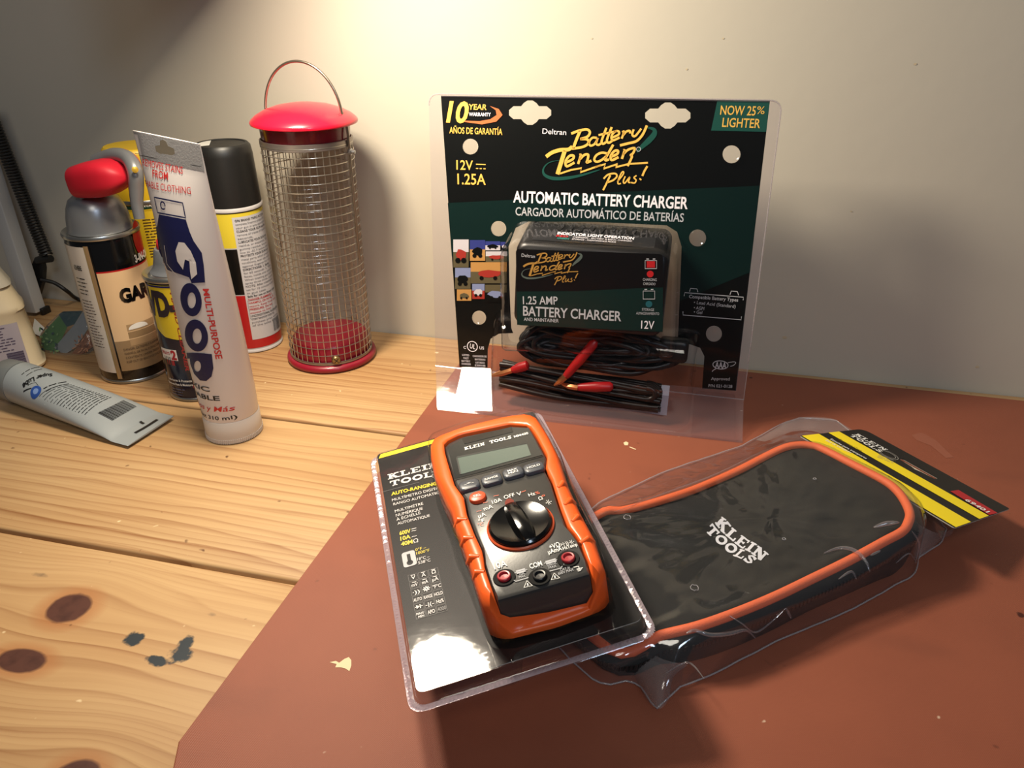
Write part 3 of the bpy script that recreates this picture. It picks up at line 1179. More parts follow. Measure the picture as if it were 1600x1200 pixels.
xs = [U0 + (U1 - U0) * (1 - math.cos(PI * i / segs)) / 2 for i in range(segs + 1)]
R = []
for x in xs:
    k = pk_section(x)
    R.append([PK.pt(x, v * (0.93 + 0.07 * k) if v > 0.03 else v, NC + 0.0012 + (n - NC - 0.0012) * k) for v, n in prof])
mb.rings(R, 0, False)
mb.build('clear_shell', [CLEAR, CLEARB, CLEARC, FILM('clear_edge', (0.80, 0.77, 0.79), 0.08, 1.6, haze=0.2, hazecol=(0.8, 0.77, 0.8))], pack, 30)['label'] = 'clear moulded plastic shell'

# =================================================================== CHARGER
BN = 0.0385
ch = thing('battery_charger', PK.pt(-0.08, 0.075, 0.02), 'black boxy battery charger with a dark printed face, inside the tall clear clamshell', 'charger')
mb = MB()
fq = [uv(803.5, 512, BN), uv(1039, 524, BN), uv(1040, 389, BN), uv(803, 383, BN)]
cx = (fq[0].x + fq[1].x + fq[2].x + fq[3].x) / 4
cy = (fq[0].y + fq[1].y + fq[2].y + fq[3].y) / 4
hw = (fq[1].x - fq[0].x + fq[2].x - fq[3].x) / 4
hh = (fq[3].y - fq[0].y + fq[2].y - fq[1].y) / 4
R = []
RISE = 0.0125
for ins, n in ((0.004, -0.006), (0.0012, -0.0045), (0, -0.002), (0, 0.034), (0.0008, 0.0368), (0.0028, BN)):
    dv = RISE * min(1.0, (0.0368 - n) / 0.0368) if n < 0.0368 else 0.0
    R.append([PK.pt(cx + p[0], cy + dv / 2 + p[1], n) for p in rrect(hw - ins, hh + dv / 2 - ins, 0.008, 6)])
mb.rings(R, 0, True, True, True)
blk = P('charger_black', (16, 16, 17), 0.38, bump=(900, 0.05, 0.0004))
ytop = cy + hh
TOPF = Plane(PK.pt(cx, ytop, 0.0368), PK.ex, PK.ey * RISE - PK.n * 0.0368)
# cooling slots on the top
for i in range(9):
    x = -hw * 0.50 + i * hw * 1.12 / 8
    mb.fill(TOPF, [[(x - 0.0026, 0.0240), (x + 0.0014, 0.0240), (x + 0.0036, 0.0360), (x - 0.0004, 0.0360)]], 1, 0.0003)
mb.build('body', [blk, P('slot_dark', (4, 4, 4), 0.9), INK_W], ch, 40)
# top legend sticker
mb = MB()
mb.rect(TOPF, -hw * 0.80, hw * 0.80, 0.0045, 0.0225, 0, 0.0003)
for t, u0_, u1_, v_, h_, m_, b_ in (('INDICATOR LIGHT OPERATION', -0.50, 0.52, 0.0158, 0.0042, 1, 0.03), ('RED', -0.5, -0.34, 0.0118, 0.0028, 2, 0.03), ('CHARGING - BATTERY IS BEING CHARGED', -0.28, 0.5, 0.0120, 0.0022, 1, 0.0),
                                   ('GREEN', -0.48, -0.32, 0.0082, 0.0026, 3, 0.03), ('STORAGE - MAINTENANCE MODE', -0.28, 0.3, 0.0084, 0.0022, 1, 0.0)):
    mb.text(TOPF, t, (hw * u0_, v_), (hw * u1_, v_), h_, m_, b_, n=0.0007, px=False)
mb.build('legend_sticker', [P('sticker_charcoal', (30, 31, 33), 0.4), INK_W, INK_R, P('teal_ink', (40, 130, 120), 0.5)], ch, 0)
# front label
mb = MB()
FL = Plane(PK.pt(0, 0, BN + 0.0003), PK.ex, PK.ey)
lab = [FL.loc(*p) for p in ((808, 508), (1036, 519), (1036, 397), (806, 389))]
mb.fill(FL, [round_poly(lab, 0.003, 4)], 0, 0.0001)
grn = [FL.loc(*p) for p in ((808, 507.5), (1035.5, 518.5), (1036, 449), (1000, 450), (900, 455), (807, 455.5))]
mb.fill(FL, [grn], 1, 0.0002)
a0, b0 = PK.loc(854, 242), PK.loc(1024, 205)
a1, b1 = FL.loc(818, 415), FL.loc(908, 395)
kk = (b1 - a1).length / (b0 - a0).length


def dst(p):
    return a1 + (V(p) - a0) * kk


logo(mb, FL, dst, 4, 5, 6, kk, PK)
for t, p0, p1, h, m, bo in (('Deltran', (815, 401), (836, 403), 0.0026, 3, 0), ('1.25 AMP', (817.4, 475), (871.6, 475.6), 0.0064, 3, 0.012), ('BATTERY CHARGER', (817.4, 492.6), (970.6, 501.6), 0.0078, 3, 0.016),
                           ('AND MAINTAINER', (818.7, 501), (873, 503.6), 0.0028, 3, 0.008), ('12V', (1001.6, 513), (1022, 514), 0.0064, 2, 0.008), ('CHARGING', (1004.5, 438.5), (1026, 439), 0.002, 3, 0),
                           ('CARGADO', (1005, 445), (1024, 445.6), 0.002, 3, 0), ('STORAGE', (1003, 485), (1022, 485.8), 0.002, 3, 0), ('ALMACENAMIENTO', (994, 491), (1030, 492), 0.002, 3, 0)):
    mb.text(FL, t, p0, p1, h, m, bo, n=0.0005)
for cx_, cy_, m in ((1017, 413, 7), (1014, 460.5, 1)):
    mb.fill(FL, [[FL.loc(cx_ + a, cy_ + b) for a, b in ((-6.5, -5), (6.5, -5), (6.5, 5), (-6.5, 5))]], m, 0.0004)
    mb.ribbon(FL, [FL.loc(cx_ + a, cy_ + b) for a, b in ((-9, -6), (9, -6), (9, 6.5), (-9, 6.5))], 0.0006, 3, 0.0005, closed=True)
    for s_ in (-5, 5):
        mb.ribbon(FL, [FL.loc(cx_ + s_ - 2, cy_ - 8.5), FL.loc(cx_ + s_ + 2, cy_ - 8.5)], 0.0008, 3, 0.0005)
for cx_, cy_, m in ((1016, 428, 7), (1014, 475, 8)):
    q = FL.loc(cx_, cy_)
    mb.disc(FL, q.x, q.y, 0.0026, 0.0026, m, 0.0005)
mb.build('face_label', [P('label_black', (12, 10, 10), 0.28), P('label_green', (11, 38, 34), 0.28), INK_W, INK_GY, P('faded_gold_ink', (168, 126, 56), 0.5), P('pale_green_ink', (80, 92, 86), 0.5), P('faded_gold_ink', (168, 126, 56), 0.5), INK_R, P('teal_led', (30, 92, 100), 0.4)], ch, 0)

# =================================================================== CORDS IN THE POCKET
rub = P('black_cable', (13, 12, 12), 0.42)
rub2 = P('dark_cord', (24, 14, 11), 0.40)
redp = P('red_vinyl', (168, 22, 26), 0.38)
copper = P('copper_jaw', (206, 140, 92), 0.3, 0.9)
lead = thing('clip_lead', PK.pt(-0.08, 0.01, 0.012), 'coiled black charger lead with red alligator clips in the upper part of the pocket', 'cable')
mb = MB()
x0, x1 = uv(805, 555).x, uv(1062, 560).x
for i in range(30):
    off = random.uniform(-0.004, 0.004)
    n0 = random.uniform(0.000, 0.016)
    vt, vb = 0.050 + random.uniform(-0.010, 0.001), 0.020 + random.uniform(-0.004, 0.011)
    if i % 3 == 0:
        vt, vb = random.uniform(0.037, 0.042), random.uniform(0.029, 0.034)
    xa, xb = x0 + random.uniform(0, 0.026), x1 - random.uniform(0, 0.03)
    pts = [(xa + .006, (vt + vb) / 2), (xa + 0.02, vt), ((xa + xb) / 2, vt + off), (xb - 0.02, vt), (xb, (vt + vb) / 2), (xb - 0.02, vb), ((xa + xb) / 2, vb + off), (xa + 0.02, vb)]
    q = [p for p in spline([V(p) for p in pts], 6, True)]
    mb.tube([PK.pt(p.x, p.y, n0 + 0.003 * math.sin(j * 0.4 + i)) for j, p in enumerate(q)], 0.0024, 8, 0, closed=True)
# tie around the middle and the fat moulded end at the right
mb.box(PK.pt(uv(1052, 552).x, 0.040, 0.010), PK.ex, PK.ey, PK.n, 0.012, 0.010, 0.008, 0.004, 0)
mb.build('coiled_cable', rub, lead, 50)
for a, b, n_, jaw in (((931, 533), (884, 588), 0.0255, ((884, 588), (866, 603))), ((826, 570), (800, 578), 0.021, ((800, 578), (768, 588))), ((958, 604), (903, 605), 0.0235, ((903, 605), (876, 600)))):
    mb = MB()
    A, B = uv(*a, n_), uv(*b, n_)
    pa, pb = PK.pt(A.x, A.y, n_), PK.pt(B.x, B.y, n_)
    mid = (pa + pb) / 2
    mb.tube([pa, pa + (pb - pa) * 0.08, mid, pa + (pb - pa) * 0.9, pb], [0.0022, 0.0042, 0.0044, 0.0036, 0.0030], 12, 0)
    clip = mb.build('clip_sleeve', redp, lead, 50)
    clip['label'] = 'red vinyl clip sleeve'
    mb = MB()
    A, B = uv(*jaw[0], n_), uv(*jaw[1], n_)
    pa, pb = PK.pt(A.x, A.y, n_), PK.pt(B.x, B.y, n_ - 0.002)
    mb.tube([pa + PK.n * 0.001, (pa + pb) / 2 + PK.n * 0.002, pb], [0.0026, 0.0026, 0.0012], 6, 0)
    mb.tube([pa - PK.n * 0.002, (pa + pb) / 2 - PK.n * 0.004, pb - PK.n * 0.001], [0.0026, 0.0024, 0.0012], 6, 0)
    jw = mb.build('clip_jaw', copper, clip, 50)
    jw['label'] = 'copper clip jaw'

cord = thing('power_cord', PK.pt(-0.08, -0.012, 0.015), 'dark power cord folded into a flat bundle at the bottom of the clear pocket', 'cable')
mb = MB()
xa, xb = uv(780, 610, 0.02).x, uv(1022, 625, 0.02).x
for i in range(20):
    n0 = 0.009 + 0.0035 * (i % 4) + random.uniform(-0.0006, 0.0006)
    v0 = -0.0150 + 0.0046 * (i // 4) + 0.0021
    s1 = random.uniform(0, 0.007)
    pts = []
    for t in range(25):
        f = t / 24
        x = xa + (xb - xa) * f
        pts.append(PK.pt(x + (s1 if f > 0.5 else 0), v0 + 0.0085 * (1 - f) * (0.7 + 0.3 * math.cos(f * 3)) + 0.0016 * math.sin(f * 5 + i), n0 + 0.0012 * math.sin(f * 7 + i * 2)))
    mb.tube(pts, 0.0024, 8, 0)
for i in range(4):
    r = 0.008 - i * 0.001
    c = V((xb - 0.006, 0.001 + i * 0.0006))
    mb.tube([PK.pt(c.x + r * 1.25 * math.cos(a), c.y + r * math.sin(a), 0.012 + i * 0.0032) for a in [(-100 + 200 * k / 16) * PI / 180 for k in range(17)]], 0.0024, 8, 0)
mb.build('folded_cord', rub2, cord, 50)

mb = MB()
LO = PK.pt(uv(985, 640, 0.01).x, zlow + 0.0012, 0.003)
for k in range(2):
    a, b = PK.pt(uv(930, 655, 0.02).x, zlow + 0.0012, 0.003 + 0.0004 * k), PK.pt(uv(1040, 662, 0.02).x, zlow + 0.0012, 0.003 + 0.0004 * k)
    t = V((0, 0, 0.0275))
    mb.box((a + b) / 2 + t * 0.5 + PK.n * 0.0, (b - a).normalized(), PK.ey, PK.n, (b - a).length / 2, 0.0135, 0.00018, 0, 0)
LF = Plane(PK.pt(0, 0, 0.0038), PK.ex, PK.ey)
mb.lines(LF, LF.loc(1003, 650), LF.loc(1018, 651), 0.0022, 4, 0.0004, 1, n=0.0003, word=0.003)
lf = mb.build('instruction_leaflet', [P('white_paper', (214, 216, 226), 0.7), INK_GY], None, 0, loc=LO)
tag(lf, 'folded white paper leaflet behind the dark power cord in the clear pocket', 'leaflet')

# =================================================================== MULTIMETER PACKAGE
def rot3(a, b, c):
    return Matrix.Rotation(a, 3, 'Z') @ Matrix.Rotation(b, 3, 'X') @ Matrix.Rotation(c, 3, 'Y')


MR = rot3(0.4819, 0.029, -0.172)
MK = 0.925            # the pack stands on its rear pocket, so it is nearer and smaller than it first looks
MO = EYE.lerp(V((-0.1076, 0.3822, 0.0205)), MK)
MP = Plane(MO, MR @ V((1, 0, 0)), MR @ V((0, 1, 0)), None, MK)
mpack = thing('multimeter_package', (MO.x, MO.y, MT), 'clear blister pack with a black printed card lying tilted on the rust-brown mat', 'package')
CN = 0.0075
MC = Plane(MP.pt(0, 0, CN), MP.ex, MP.ey, None, MK)
W2, H2 = 0.0686, 0.11775
# card
mb = MB()
cin = [MC.loc(*p) for p in ((591, 741), (853, 664), (1008, 984), (662, 1088))]
u0, u1 = cin[0].x * 0.5 + cin[3].x * 0.5, W2 - 0.0065
u0 = -W2 + 0.0068
v0, v1 = -H2 + 0.0085, H2 - 0.0070
card = round_poly([(u0, v0), (u1, v0), (u1, v1), (u0, v1)], 0.004, 4)
mb.fill(MC, [card], 0, 0)
mb.fill(MC, [card], 5, -0.0006)
mb.fill(MC, [[(u0 + 0.0008, v1 - 0.0062), (u1 - 0.012, v1 - 0.0062), (u1 - 0.012, v1 - 0.0012), (u0 + 0.003, v1 - 0.0012)]], 1, 0.0002)


def mt(t, p0, p1, h, m=2, bold=0.0, shear=0.0):
    mb.text(MC, t, p0, p1, h / 1000, m, bold, shear, 0.0004)


slab(mb, MC, 'KLEIN', (606.5, 750), (688, 729), 0.0062, 2, 0.0004)
slab(mb, MC, 'TOOLS', (609.6, 761), (692, 741), 0.0062, 2, 0.0004)
mb.ribbon(MC, [(597, 769.5), (655, 754)], 0.0003, 4, 0.0004, px=True)
mt('AUTO-RANGING', (611.7, 775), (683, 758), 3.5, 1, 0.03)
mt('MULTÍMETRO DIGITAL', (613, 784), (690, 763.5), 2.7)
mt('RANGO AUTOMÁTICO', (615, 790.5), (692, 770.5), 2.7)
mt('MULTIMÈTRE', (617.5, 801.5), (661.7, 789), 2.7)
mt('NUMÉRIQUE', (619, 808), (661, 796.7), 2.7)
mt('À ÉCHELLE', (620, 814.6), (657.5, 803.5), 2.7)
mt('AUTOMATIQUE', (621.5, 821), (672, 808), 2.7)
mt('600V', (624.6, 837), (642, 832.7), 3.6, 1, 0.025)
mt('~', (643.5, 833), (651, 831), 3.6, 2)
mt('-', (643.5, 829.5), (651, 827.5), 4, 2)
mt('10A', (626, 845.5), (642, 841.5), 3.6, 1, 0.025)
mt('~', (644, 842), (652, 839.5), 3.6, 2)
mt('40M', (627, 854), (645, 849.6), 3.6, 1, 0.025)
mt('Ω', (646.5, 849.5), (654, 847.5), 3.6, 2)
mt('0°F –', (649.6, 862), (666, 857.7), 2.4, 1)
mt('1000°F', (651, 867.5), (671.5, 862), 2.4, 1)
mt('-18°C –', (649, 877.5), (671.5, 872), 2.4, 2)
mt('538°C', (654, 882.5), (673, 877.5), 2.4, 2)
q = MC.loc(639.5, 873.5)
mb.fill(MC, [round_poly([(q.x - 0.0042, q.y - 0.0068), (q.x + 0.0042, q.y - 0.0068), (q.x + 0.0042, q.y + 0.0068), (q.x - 0.0042, q.y + 0.0068)], 0.002, 4)], 3, 0.0003)
mb.ribbon(MC, [(q.x, q.y - 0.004), (q.x, q.y + 0.0042)], 0.0022, 0, 0.0005)
mb.disc(MC, q.x, q.y - 0.0036, 0.0020, 0.0020, 0, 0.0005)
A, B, C_, D_ = (MC.loc(*p) for p in ((636.8, 899.5), (684.5, 886.5), (700, 954.8), (650.3, 969.3)))
words = [['V', 'A', 'Ω'], ['mV', 'mA', 'µA'], ['·))', '-·-', '°F°C'], ['AUTO', 'RANGE', 'HOLD'], ['>|', '-|(-', 'Hz%'], ['MAX', 'APO', '4000']]
for r in range(6):
    for c in range(3):
        def g(fx, fy):
            x, y = (c + fx) / 3, (r + fy) / 6
            return A * (1 - x) * (1 - y) + B * x * (1 - y) + C_ * x * y + D_ * (1 - x) * y
        mb.ribbon(MC, [g(.05, .06), g(.95, .06), g(.95, .94), g(.05, .94)], 0.00022, 4, 0.0004, closed=True)
        wd = words[r][c]
        f = {1: .3, 2: .2, 3: .16}.get(len(wd), .1)
        if (r, c) == (2, 1):
            s_ = g(.5, .5)
            for k in range(8):
                a = k * PI / 4
                mb.ribbon(MC, [s_ + V((math.cos(a), math.sin(a))) * 0.0004, s_ + V((math.cos(a), math.sin(a))) * 0.0022], 0.0007, 2, 0.0005)
            continue
        if (r, c) == (4, 0):
            mb.fill(MC, [[g(.25, .25), g(.6, .5), g(.25, .75)]], 2, 0.0005)
            mb.ribbon(MC, [g(.62, .25), g(.62, .75)], 0.0006, 2, 0.0005)
            mb.ribbon(MC, [g(.12, .5), g(.85, .5)], 0.0005, 2, 0.0005)
            continue
        if r < 2:
            mb.ribbon(MC, [g(.3, .2), g(.7, .2)], 0.0005, 2, 0.0005)
        if wd == 'MAX':
            mb.text(MC, 'MAX/', g(.12, .5), g(.86, .5), 0.0017, 2, 0.02, n=0.0005, px=False)
            mb.text(MC, 'MIN', g(.25, .88), g(.8, .88), 0.0017, 2, 0.02, n=0.0005, px=False)
            continue
        mb.text(MC, wd, g(f, .78), g(1 - f, .78), 0.0028 if r != 3 else 0.0026, 2 if (r, c) != (5, 2) else 4, 0.012, n=0.0005, px=False)
q = MC.loc(711, 1048)
mb.ribbon(MC, [(q.x + 0.0055 * math.cos(a * PI / 12), q.y + 0.0055 * math.sin(a * PI / 12)) for a in range(25)], 0.0009, 3, 0.0004)
mt('UL', (707.5, 1051), (716, 1049), 4.5, 3, 0.02)
mt('LISTED', (663, 1066), (692, 1058), 4.2, 3, 0.02)
mt('CE', (738, 1045), (766, 1036), 7.5, 3, 0.0)
mb.build('printed_card', [P('card_soft_black', (13, 13, 13), 0.5, spec=0.25), INK_YB, P('bright_white_ink', (235, 234, 230), 0.5), P('light_grey_ink', (190, 190, 190), 0.4), P('dim_grey_ink', (118, 118, 116), 0.5), P('card_back_white', (190, 188, 184), 0.8)], mpack, 0)['label'] = 'black printed card with yellow stripe and white lettering'

# --- meter outlines traced on the photograph, taken onto the height at which each point stands
boot_px = [(674, 696, 30), (674, 719, 30), (680.6, 752.5, 30), (695.6, 786, 30), (707, 809, 30), (714, 837, 30), (720.6, 851, 29), (730, 879, 29), (740, 909, 28), (748.8, 939, 26), (757, 962, 22), (763, 978, 18), (776, 991, 13), (794, 997.5, 11),
           (869, 979, 11), (921, 960, 11), (940, 946, 14), (947.5, 925, 20), (948, 907, 26), (941, 885, 28), (930, 850, 29), (921, 832, 30), (909, 810, 30), (889, 766, 30), (875.6, 722.5, 30), (859, 689, 30), (840, 658, 31), (825, 651, 31), (791, 656, 31), (735, 670, 31), (684, 688, 31)]
face_px = [(694, 694, 36), (695.6, 709, 36), (703, 734, 36), (711, 760, 36), (725, 779, 36), (730, 806, 36), (742, 837, 36), (755, 865, 36), (758, 890, 36), (767.5, 917, 36), (775, 940, 36), (851, 919, 36), (926, 897, 36),
           (912, 864, 36), (904, 841, 36), (889, 830, 36), (875.6, 794, 36), (862.5, 752.5, 36), (853, 734, 36), (855, 715, 36), (838, 683, 36), (827, 667, 36), (797, 665, 36), (720, 681, 36)]


def mp_uv(p):
    return MP.loc(p[0], p[1], p[2] / 1000)


boot = [mp_uv(p) for p in boot_px]
face = [mp_uv(p) for p in face_px]
cu = sum(p.x for p in face) / len(face)
cv = (max(p.y for p in face) + min(p.y for p in face)) / 2
NSEG = 120
rb = polar_resample(boot, (cu, cv), NSEG)
rf = polar_resample(face, (cu, cv), NSEG)
vbot = min(p.y for p in face) + 0.001


def polar(rs, d, hf):
    out = []
    for k in range(NSEG):
        a = 2 * PI * k / NSEG
        r = max(rs[k] + d, 0.002)
        u, v = cu + r * math.cos(a), cv + r * math.sin(a)
        out.append(MP.pt(u, v, hf(u, v)))
    return out


meter = thing('multimeter', MP.pt(cu, cv, 0.001), 'orange and dark grey digital multimeter with a rotary dial, held in the blister pack', 'multimeter')
M0 = CN + 0.0010      # underside of the meter, on the card


# sag of the boot rim in front of the bottom end so the end wall shows
def rim(h):
    return lambda u, v: M0 + (h - M0) * (1 - 0.80 * smoothstep(vbot + 0.004, vbot - 0.002, v) * smoothstep(0.0305, 0.0225, abs(u - cu)))


rmid = [max(a, b + 0.0012) for a, b in zip(rb, rf)]
rin = [b for b in rf]
orange = P('orange_rubber', (240, 98, 36), 0.33, spec=0.5, bump=(260, 0.05, 0.0006))
mb = MB()
H = 0.0375


def blend(a, b, t):
    return [x * (1 - t) + y * t for x, y in zip(a, b)]


R = [polar(rmid, -0.0016, lambda u, v: M0), polar(rmid, 0, lambda u, v: M0 + 0.0015)]
for h in (0.018, 0.0275, 0.032):
    R.append(polar(rmid, 0.0, rim(h)))
for t, h in ((0.12, 0.0350), (0.30, 0.0368), (0.55, 0.0378), (0.82, 0.0380), (0.96, 0.0374), (1.0, 0.0364), (1.0, 0.0330)):
    R.append(polar(blend(rmid, rin, t), 0, rim(h)))
mb.rings(R, 0, True, True, False)
bt = mb.build('rubber_boot', orange, meter, 50)
bt['label'] = 'orange rubber boot'
# grip notches down both sides
for pts in (((711, 823), (729, 815)), ((721, 852), (739, 844)), ((730, 881), (748, 873)), ((740, 905), (756, 897))):
    mb = MB()
    A_, B_ = MP.loc(*pts[0], 0.032), MP.loc(*pts[1], 0.036)
    mb.tube([MP.pt(A_.x + 0.0006, A_.y, 0.0315), MP.pt((A_.x + B_.x) / 2, (A_.y + B_.y) / 2 + 0.0003, 0.0372), MP.pt(B_.x + 0.0005, B_.y, 0.0372)], [0.0017, 0.0020, 0.0013], 8, 0)
    mb.build('grip_ridge', orange, bt, 50)
for pts in (((885, 760), (874, 765)), ((898, 786), (884, 792)), ((909, 812), (896, 818)), ((928, 847), (908, 852))):
    mb = MB()
    A_, B_ = MP.loc(*pts[0], 0.032), MP.loc(*pts[1], 0.036)
    mb.tube([MP.pt(A_.x - 0.0006, A_.y, 0.0315), MP.pt((A_.x + B_.x) / 2, (A_.y + B_.y) / 2 + 0.0003, 0.0372), MP.pt(B_.x - 0.0005, B_.y, 0.0372)], [0.0017, 0.0020, 0.0013], 8, 0)
    mb.build('grip_ridge', orange, bt, 50)

# grey body with printed face
mb = MB()
FN = 0.0362
R = [polar(rf, -0.0012, lambda u, v: M0 + 0.001), polar(rf, -0.0006, lambda u, v: FN - 0.0022), polar(rf, -0.0012, lambda u, v: FN - 0.0008), polar(rf, -0.0030, lambda u, v: FN)]
mb.rings(R, 0, True, True, True)
MF = Plane(MP.pt(0, 0, FN), MP.ex, MP.ey, None, MK)


def ft(t, p0, p1, h, m, bold=0.0):
    mb.text(MF, t, p0, p1, h / 1000, m, bold, n=0.0006)


# glossy window around the display, the seam below it
win = [MF.loc(*p) for p in ((700, 700), (724, 685), (800, 668), (826, 669), (848, 711), (711, 749))]
mb.fill(MF, [list(reversed(win)) if False else win], 1, 0.0003)
top = [MF.loc(*p) for p in ((722, 686), (800, 667.5), (802, 675.5), (726, 694.5))]
mb.fill(MF, [top], 2, 0.0005)
mb.ribbon(MF, [(710, 750.5), (780, 732), (849, 712.5)], 0.0007, 2, 0.0005, px=True)
slab(mb, MF, 'KLEIN', (726.6, 704.5), (758, 696.5), 0.0036, 3, 0.0006)
slab(mb, MF, 'TOOLS', (766, 694.5), (800, 686), 0.0036, 3, 0.0006)
ft('MM400', (804, 685), (826, 679), 2.4, 3, 0.02)
ft('OFF', (788.5, 781), (805, 776.5), 3.4, 3)
ft('10A', (770, 788.5), (785, 784), 3.4, 3)
ft('mA', (757, 799), (771, 794.5), 3.4, 3)
ft('µA', (748.5, 810.5), (760, 806.5), 3.4, 3)
ft('°F', (748.5, 818.5), (758, 816), 3.0, 3)
ft('°C', (747, 823.5), (756, 821.5), 2.4, 4)
ft('V', (808.5, 776), (816, 774), 3.4, 3)
ft('~', (816, 772), (823, 769), 3.2, 4)
ft('Hz', (827, 777), (837, 774), 3.0, 3)
ft('%', (838, 774), (844, 772), 2.6, 4)
ft('Ω', (843, 783), (849, 781), 3, 3)
ft('°', (850, 781), (855, 779), 3.6, 4)
ft('-|(-', (854, 789), (863, 786), 3.4, 3)
ft('~', (755.5, 789), (763, 787), 3.2, 4)
ft('~', (772, 778.5), (780, 776.5), 3.2, 4)
ft('~', (745.5, 802.5), (753, 800.5), 3.2, 4)
ft('+VΩ', (859.5, 859.5), (876, 855), 3.6, 3, 0.015)
ft('>|·))-|(-', (877, 855), (898, 848.5), 2.6, 3)
ft('µAmA', (857.5, 867), (879, 860.5), 3.2, 3, 0.015)
ft('HzTemp', (880.5, 860.5), (903, 853.8), 2.6, 3, 0.01)
ft('10A', (773, 891), (793, 885), 4.6, 3, 0.012)
ft('COM', (829, 890), (848, 884.5), 3.6, 3, 0.015)
for p, q_ in (((807, 895.5), (821, 891.5)), ((853, 880.5), (869, 876))):
    mb.ribbon(MF, [p, q_], 0.0026, 5, 0.0006, px=True)
    mb.ribbon(MF, [(p[0] - 3, p[1] + 0.9), (q_[0] + 3, q_[1] - 0.9)], 0.0004, 5, 0.0006, px=True)
ft('10A', (812, 900), (820, 898), 1.6, 5)
ft('MAX', (811.5, 904.5), (821.5, 902), 1.6, 5)
ft('500mA', (855, 886), (870, 882), 1.6, 5)
ft('MAX', (858, 890), (870, 887), 1.8, 5)
mb.ribbon(MF, [(801, 906), (806, 909.5), (826, 903.5)], 0.0005, 5, 0.0006, px=True)
mb.ribbon(MF, [(859, 893.5), (876, 889), (881.5, 882.5)], 0.0005, 5, 0.0006, px=True)
ft('CAT III', (876, 893.5), (891, 889.5), 1.6, 5)
ft('600V MAX', (873, 899.5), (897, 892.5), 1.9, 5)
for cx_, cy_ in ((825.5, 914.5), (868, 902.5)):
    mb.ribbon(MF, [(cx_ - 6.5, cy_ + 4.5), (cx_ + 6.5, cy_ + 1.5), (cx_ - 2, cy_ - 6)], 0.0005, 3, 0.0006, px=True, closed=True)
    mb.ribbon(MF, [(cx_ - 1.2, cy_ - 2), (cx_ - 0.2, cy_ + 2)], 0.0006, 3, 0.0006, px=True)
mb.ribbon(MF, [(896.5, 887.5), (904, 886), (906, 891)], 0.0005, 3, 0.0006, px=True)
for k in range(3):
    mb.ribbon(MF, [(901 + k, 890.5 + k * 1.6), (911 - k * 1.5, 888 + k * 2.0)], 0.0004, 3, 0.0006, px=True)
mb.build('meter_body', [P('meter_charcoal', (50, 50, 50), 0.32, coat=0.15, bump=(800, 0.06, 0.0003)), P('meter_window', (44, 46, 47), 0.12), P('meter_seam', (8, 8, 8), 0.3), P('print_white', (236, 236, 234), 0.5), P('print_orange', (226, 96, 58), 0.5), P('print_grey', (176, 178, 184), 0.5)], meter, 35)['label'] = 'dark grey meter body with white markings'
# display
mb = MB()
lcd = [MF.loc(*p) for p in ((720, 742), (830, 712), (823, 693.5), (714, 715.5))]
mb.fill(MF, [lcd], 0, 0.0005)
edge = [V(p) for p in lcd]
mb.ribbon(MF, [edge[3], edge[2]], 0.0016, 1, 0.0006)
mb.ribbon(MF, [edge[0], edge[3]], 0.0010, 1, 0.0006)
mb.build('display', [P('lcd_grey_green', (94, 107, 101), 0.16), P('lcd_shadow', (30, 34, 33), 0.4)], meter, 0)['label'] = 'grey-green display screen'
# buttons
btn = P('button_slate', (70, 74, 82), 0.34)


def button(cx_, cy_, hu, hv, mat, txt, ov=False):
    q = MF.loc(cx_, cy_, 0.002)
    b = MB()
    R = []
    for ins, n in ((0, 0.0), (0, 0.0014), (0.0004, 0.0022), (0.0014, 0.0026)):
        R.append([MF.pt(q.x + p[0], q.y + p[1], n) for p in rrect(hu - ins, hv - ins, (min(hu, hv) if ov else 0.0024), 5)])
    b.rings(R, 0, True, False, True)
    for i, t in enumerate(txt):
        wd = hu * (1.3 if len(t) > 3 else 0.95)
        vv = -0.0009 if len(txt) == 1 else (0.0003 - i * 0.0024)
        b.text(MF, t, (q.x - wd / 2, q.y + vv), (q.x + wd / 2, q.y + vv), 0.0019, 1, 0.01, n=0.0029, px=False)
    return b.build('push_button', [mat, P('print_white', (236, 236, 234), 0.5)], meter, 40)


button(733, 757, 0.0066, 0.0047, btn, ['-*-'])
button(768, 748, 0.0066, 0.0047, btn, ['RANGE'])
button(801.5, 737.5, 0.0066, 0.0047, btn, ['MAX', 'MIN'])
button(834, 730, 0.0066, 0.0047, btn, ['HOLD'])
button(746, 775.5, 0.0054, 0.0048, P('button_orange', (206, 82, 44), 0.35), ['SEL'], True)['label'] = 'round orange push button'
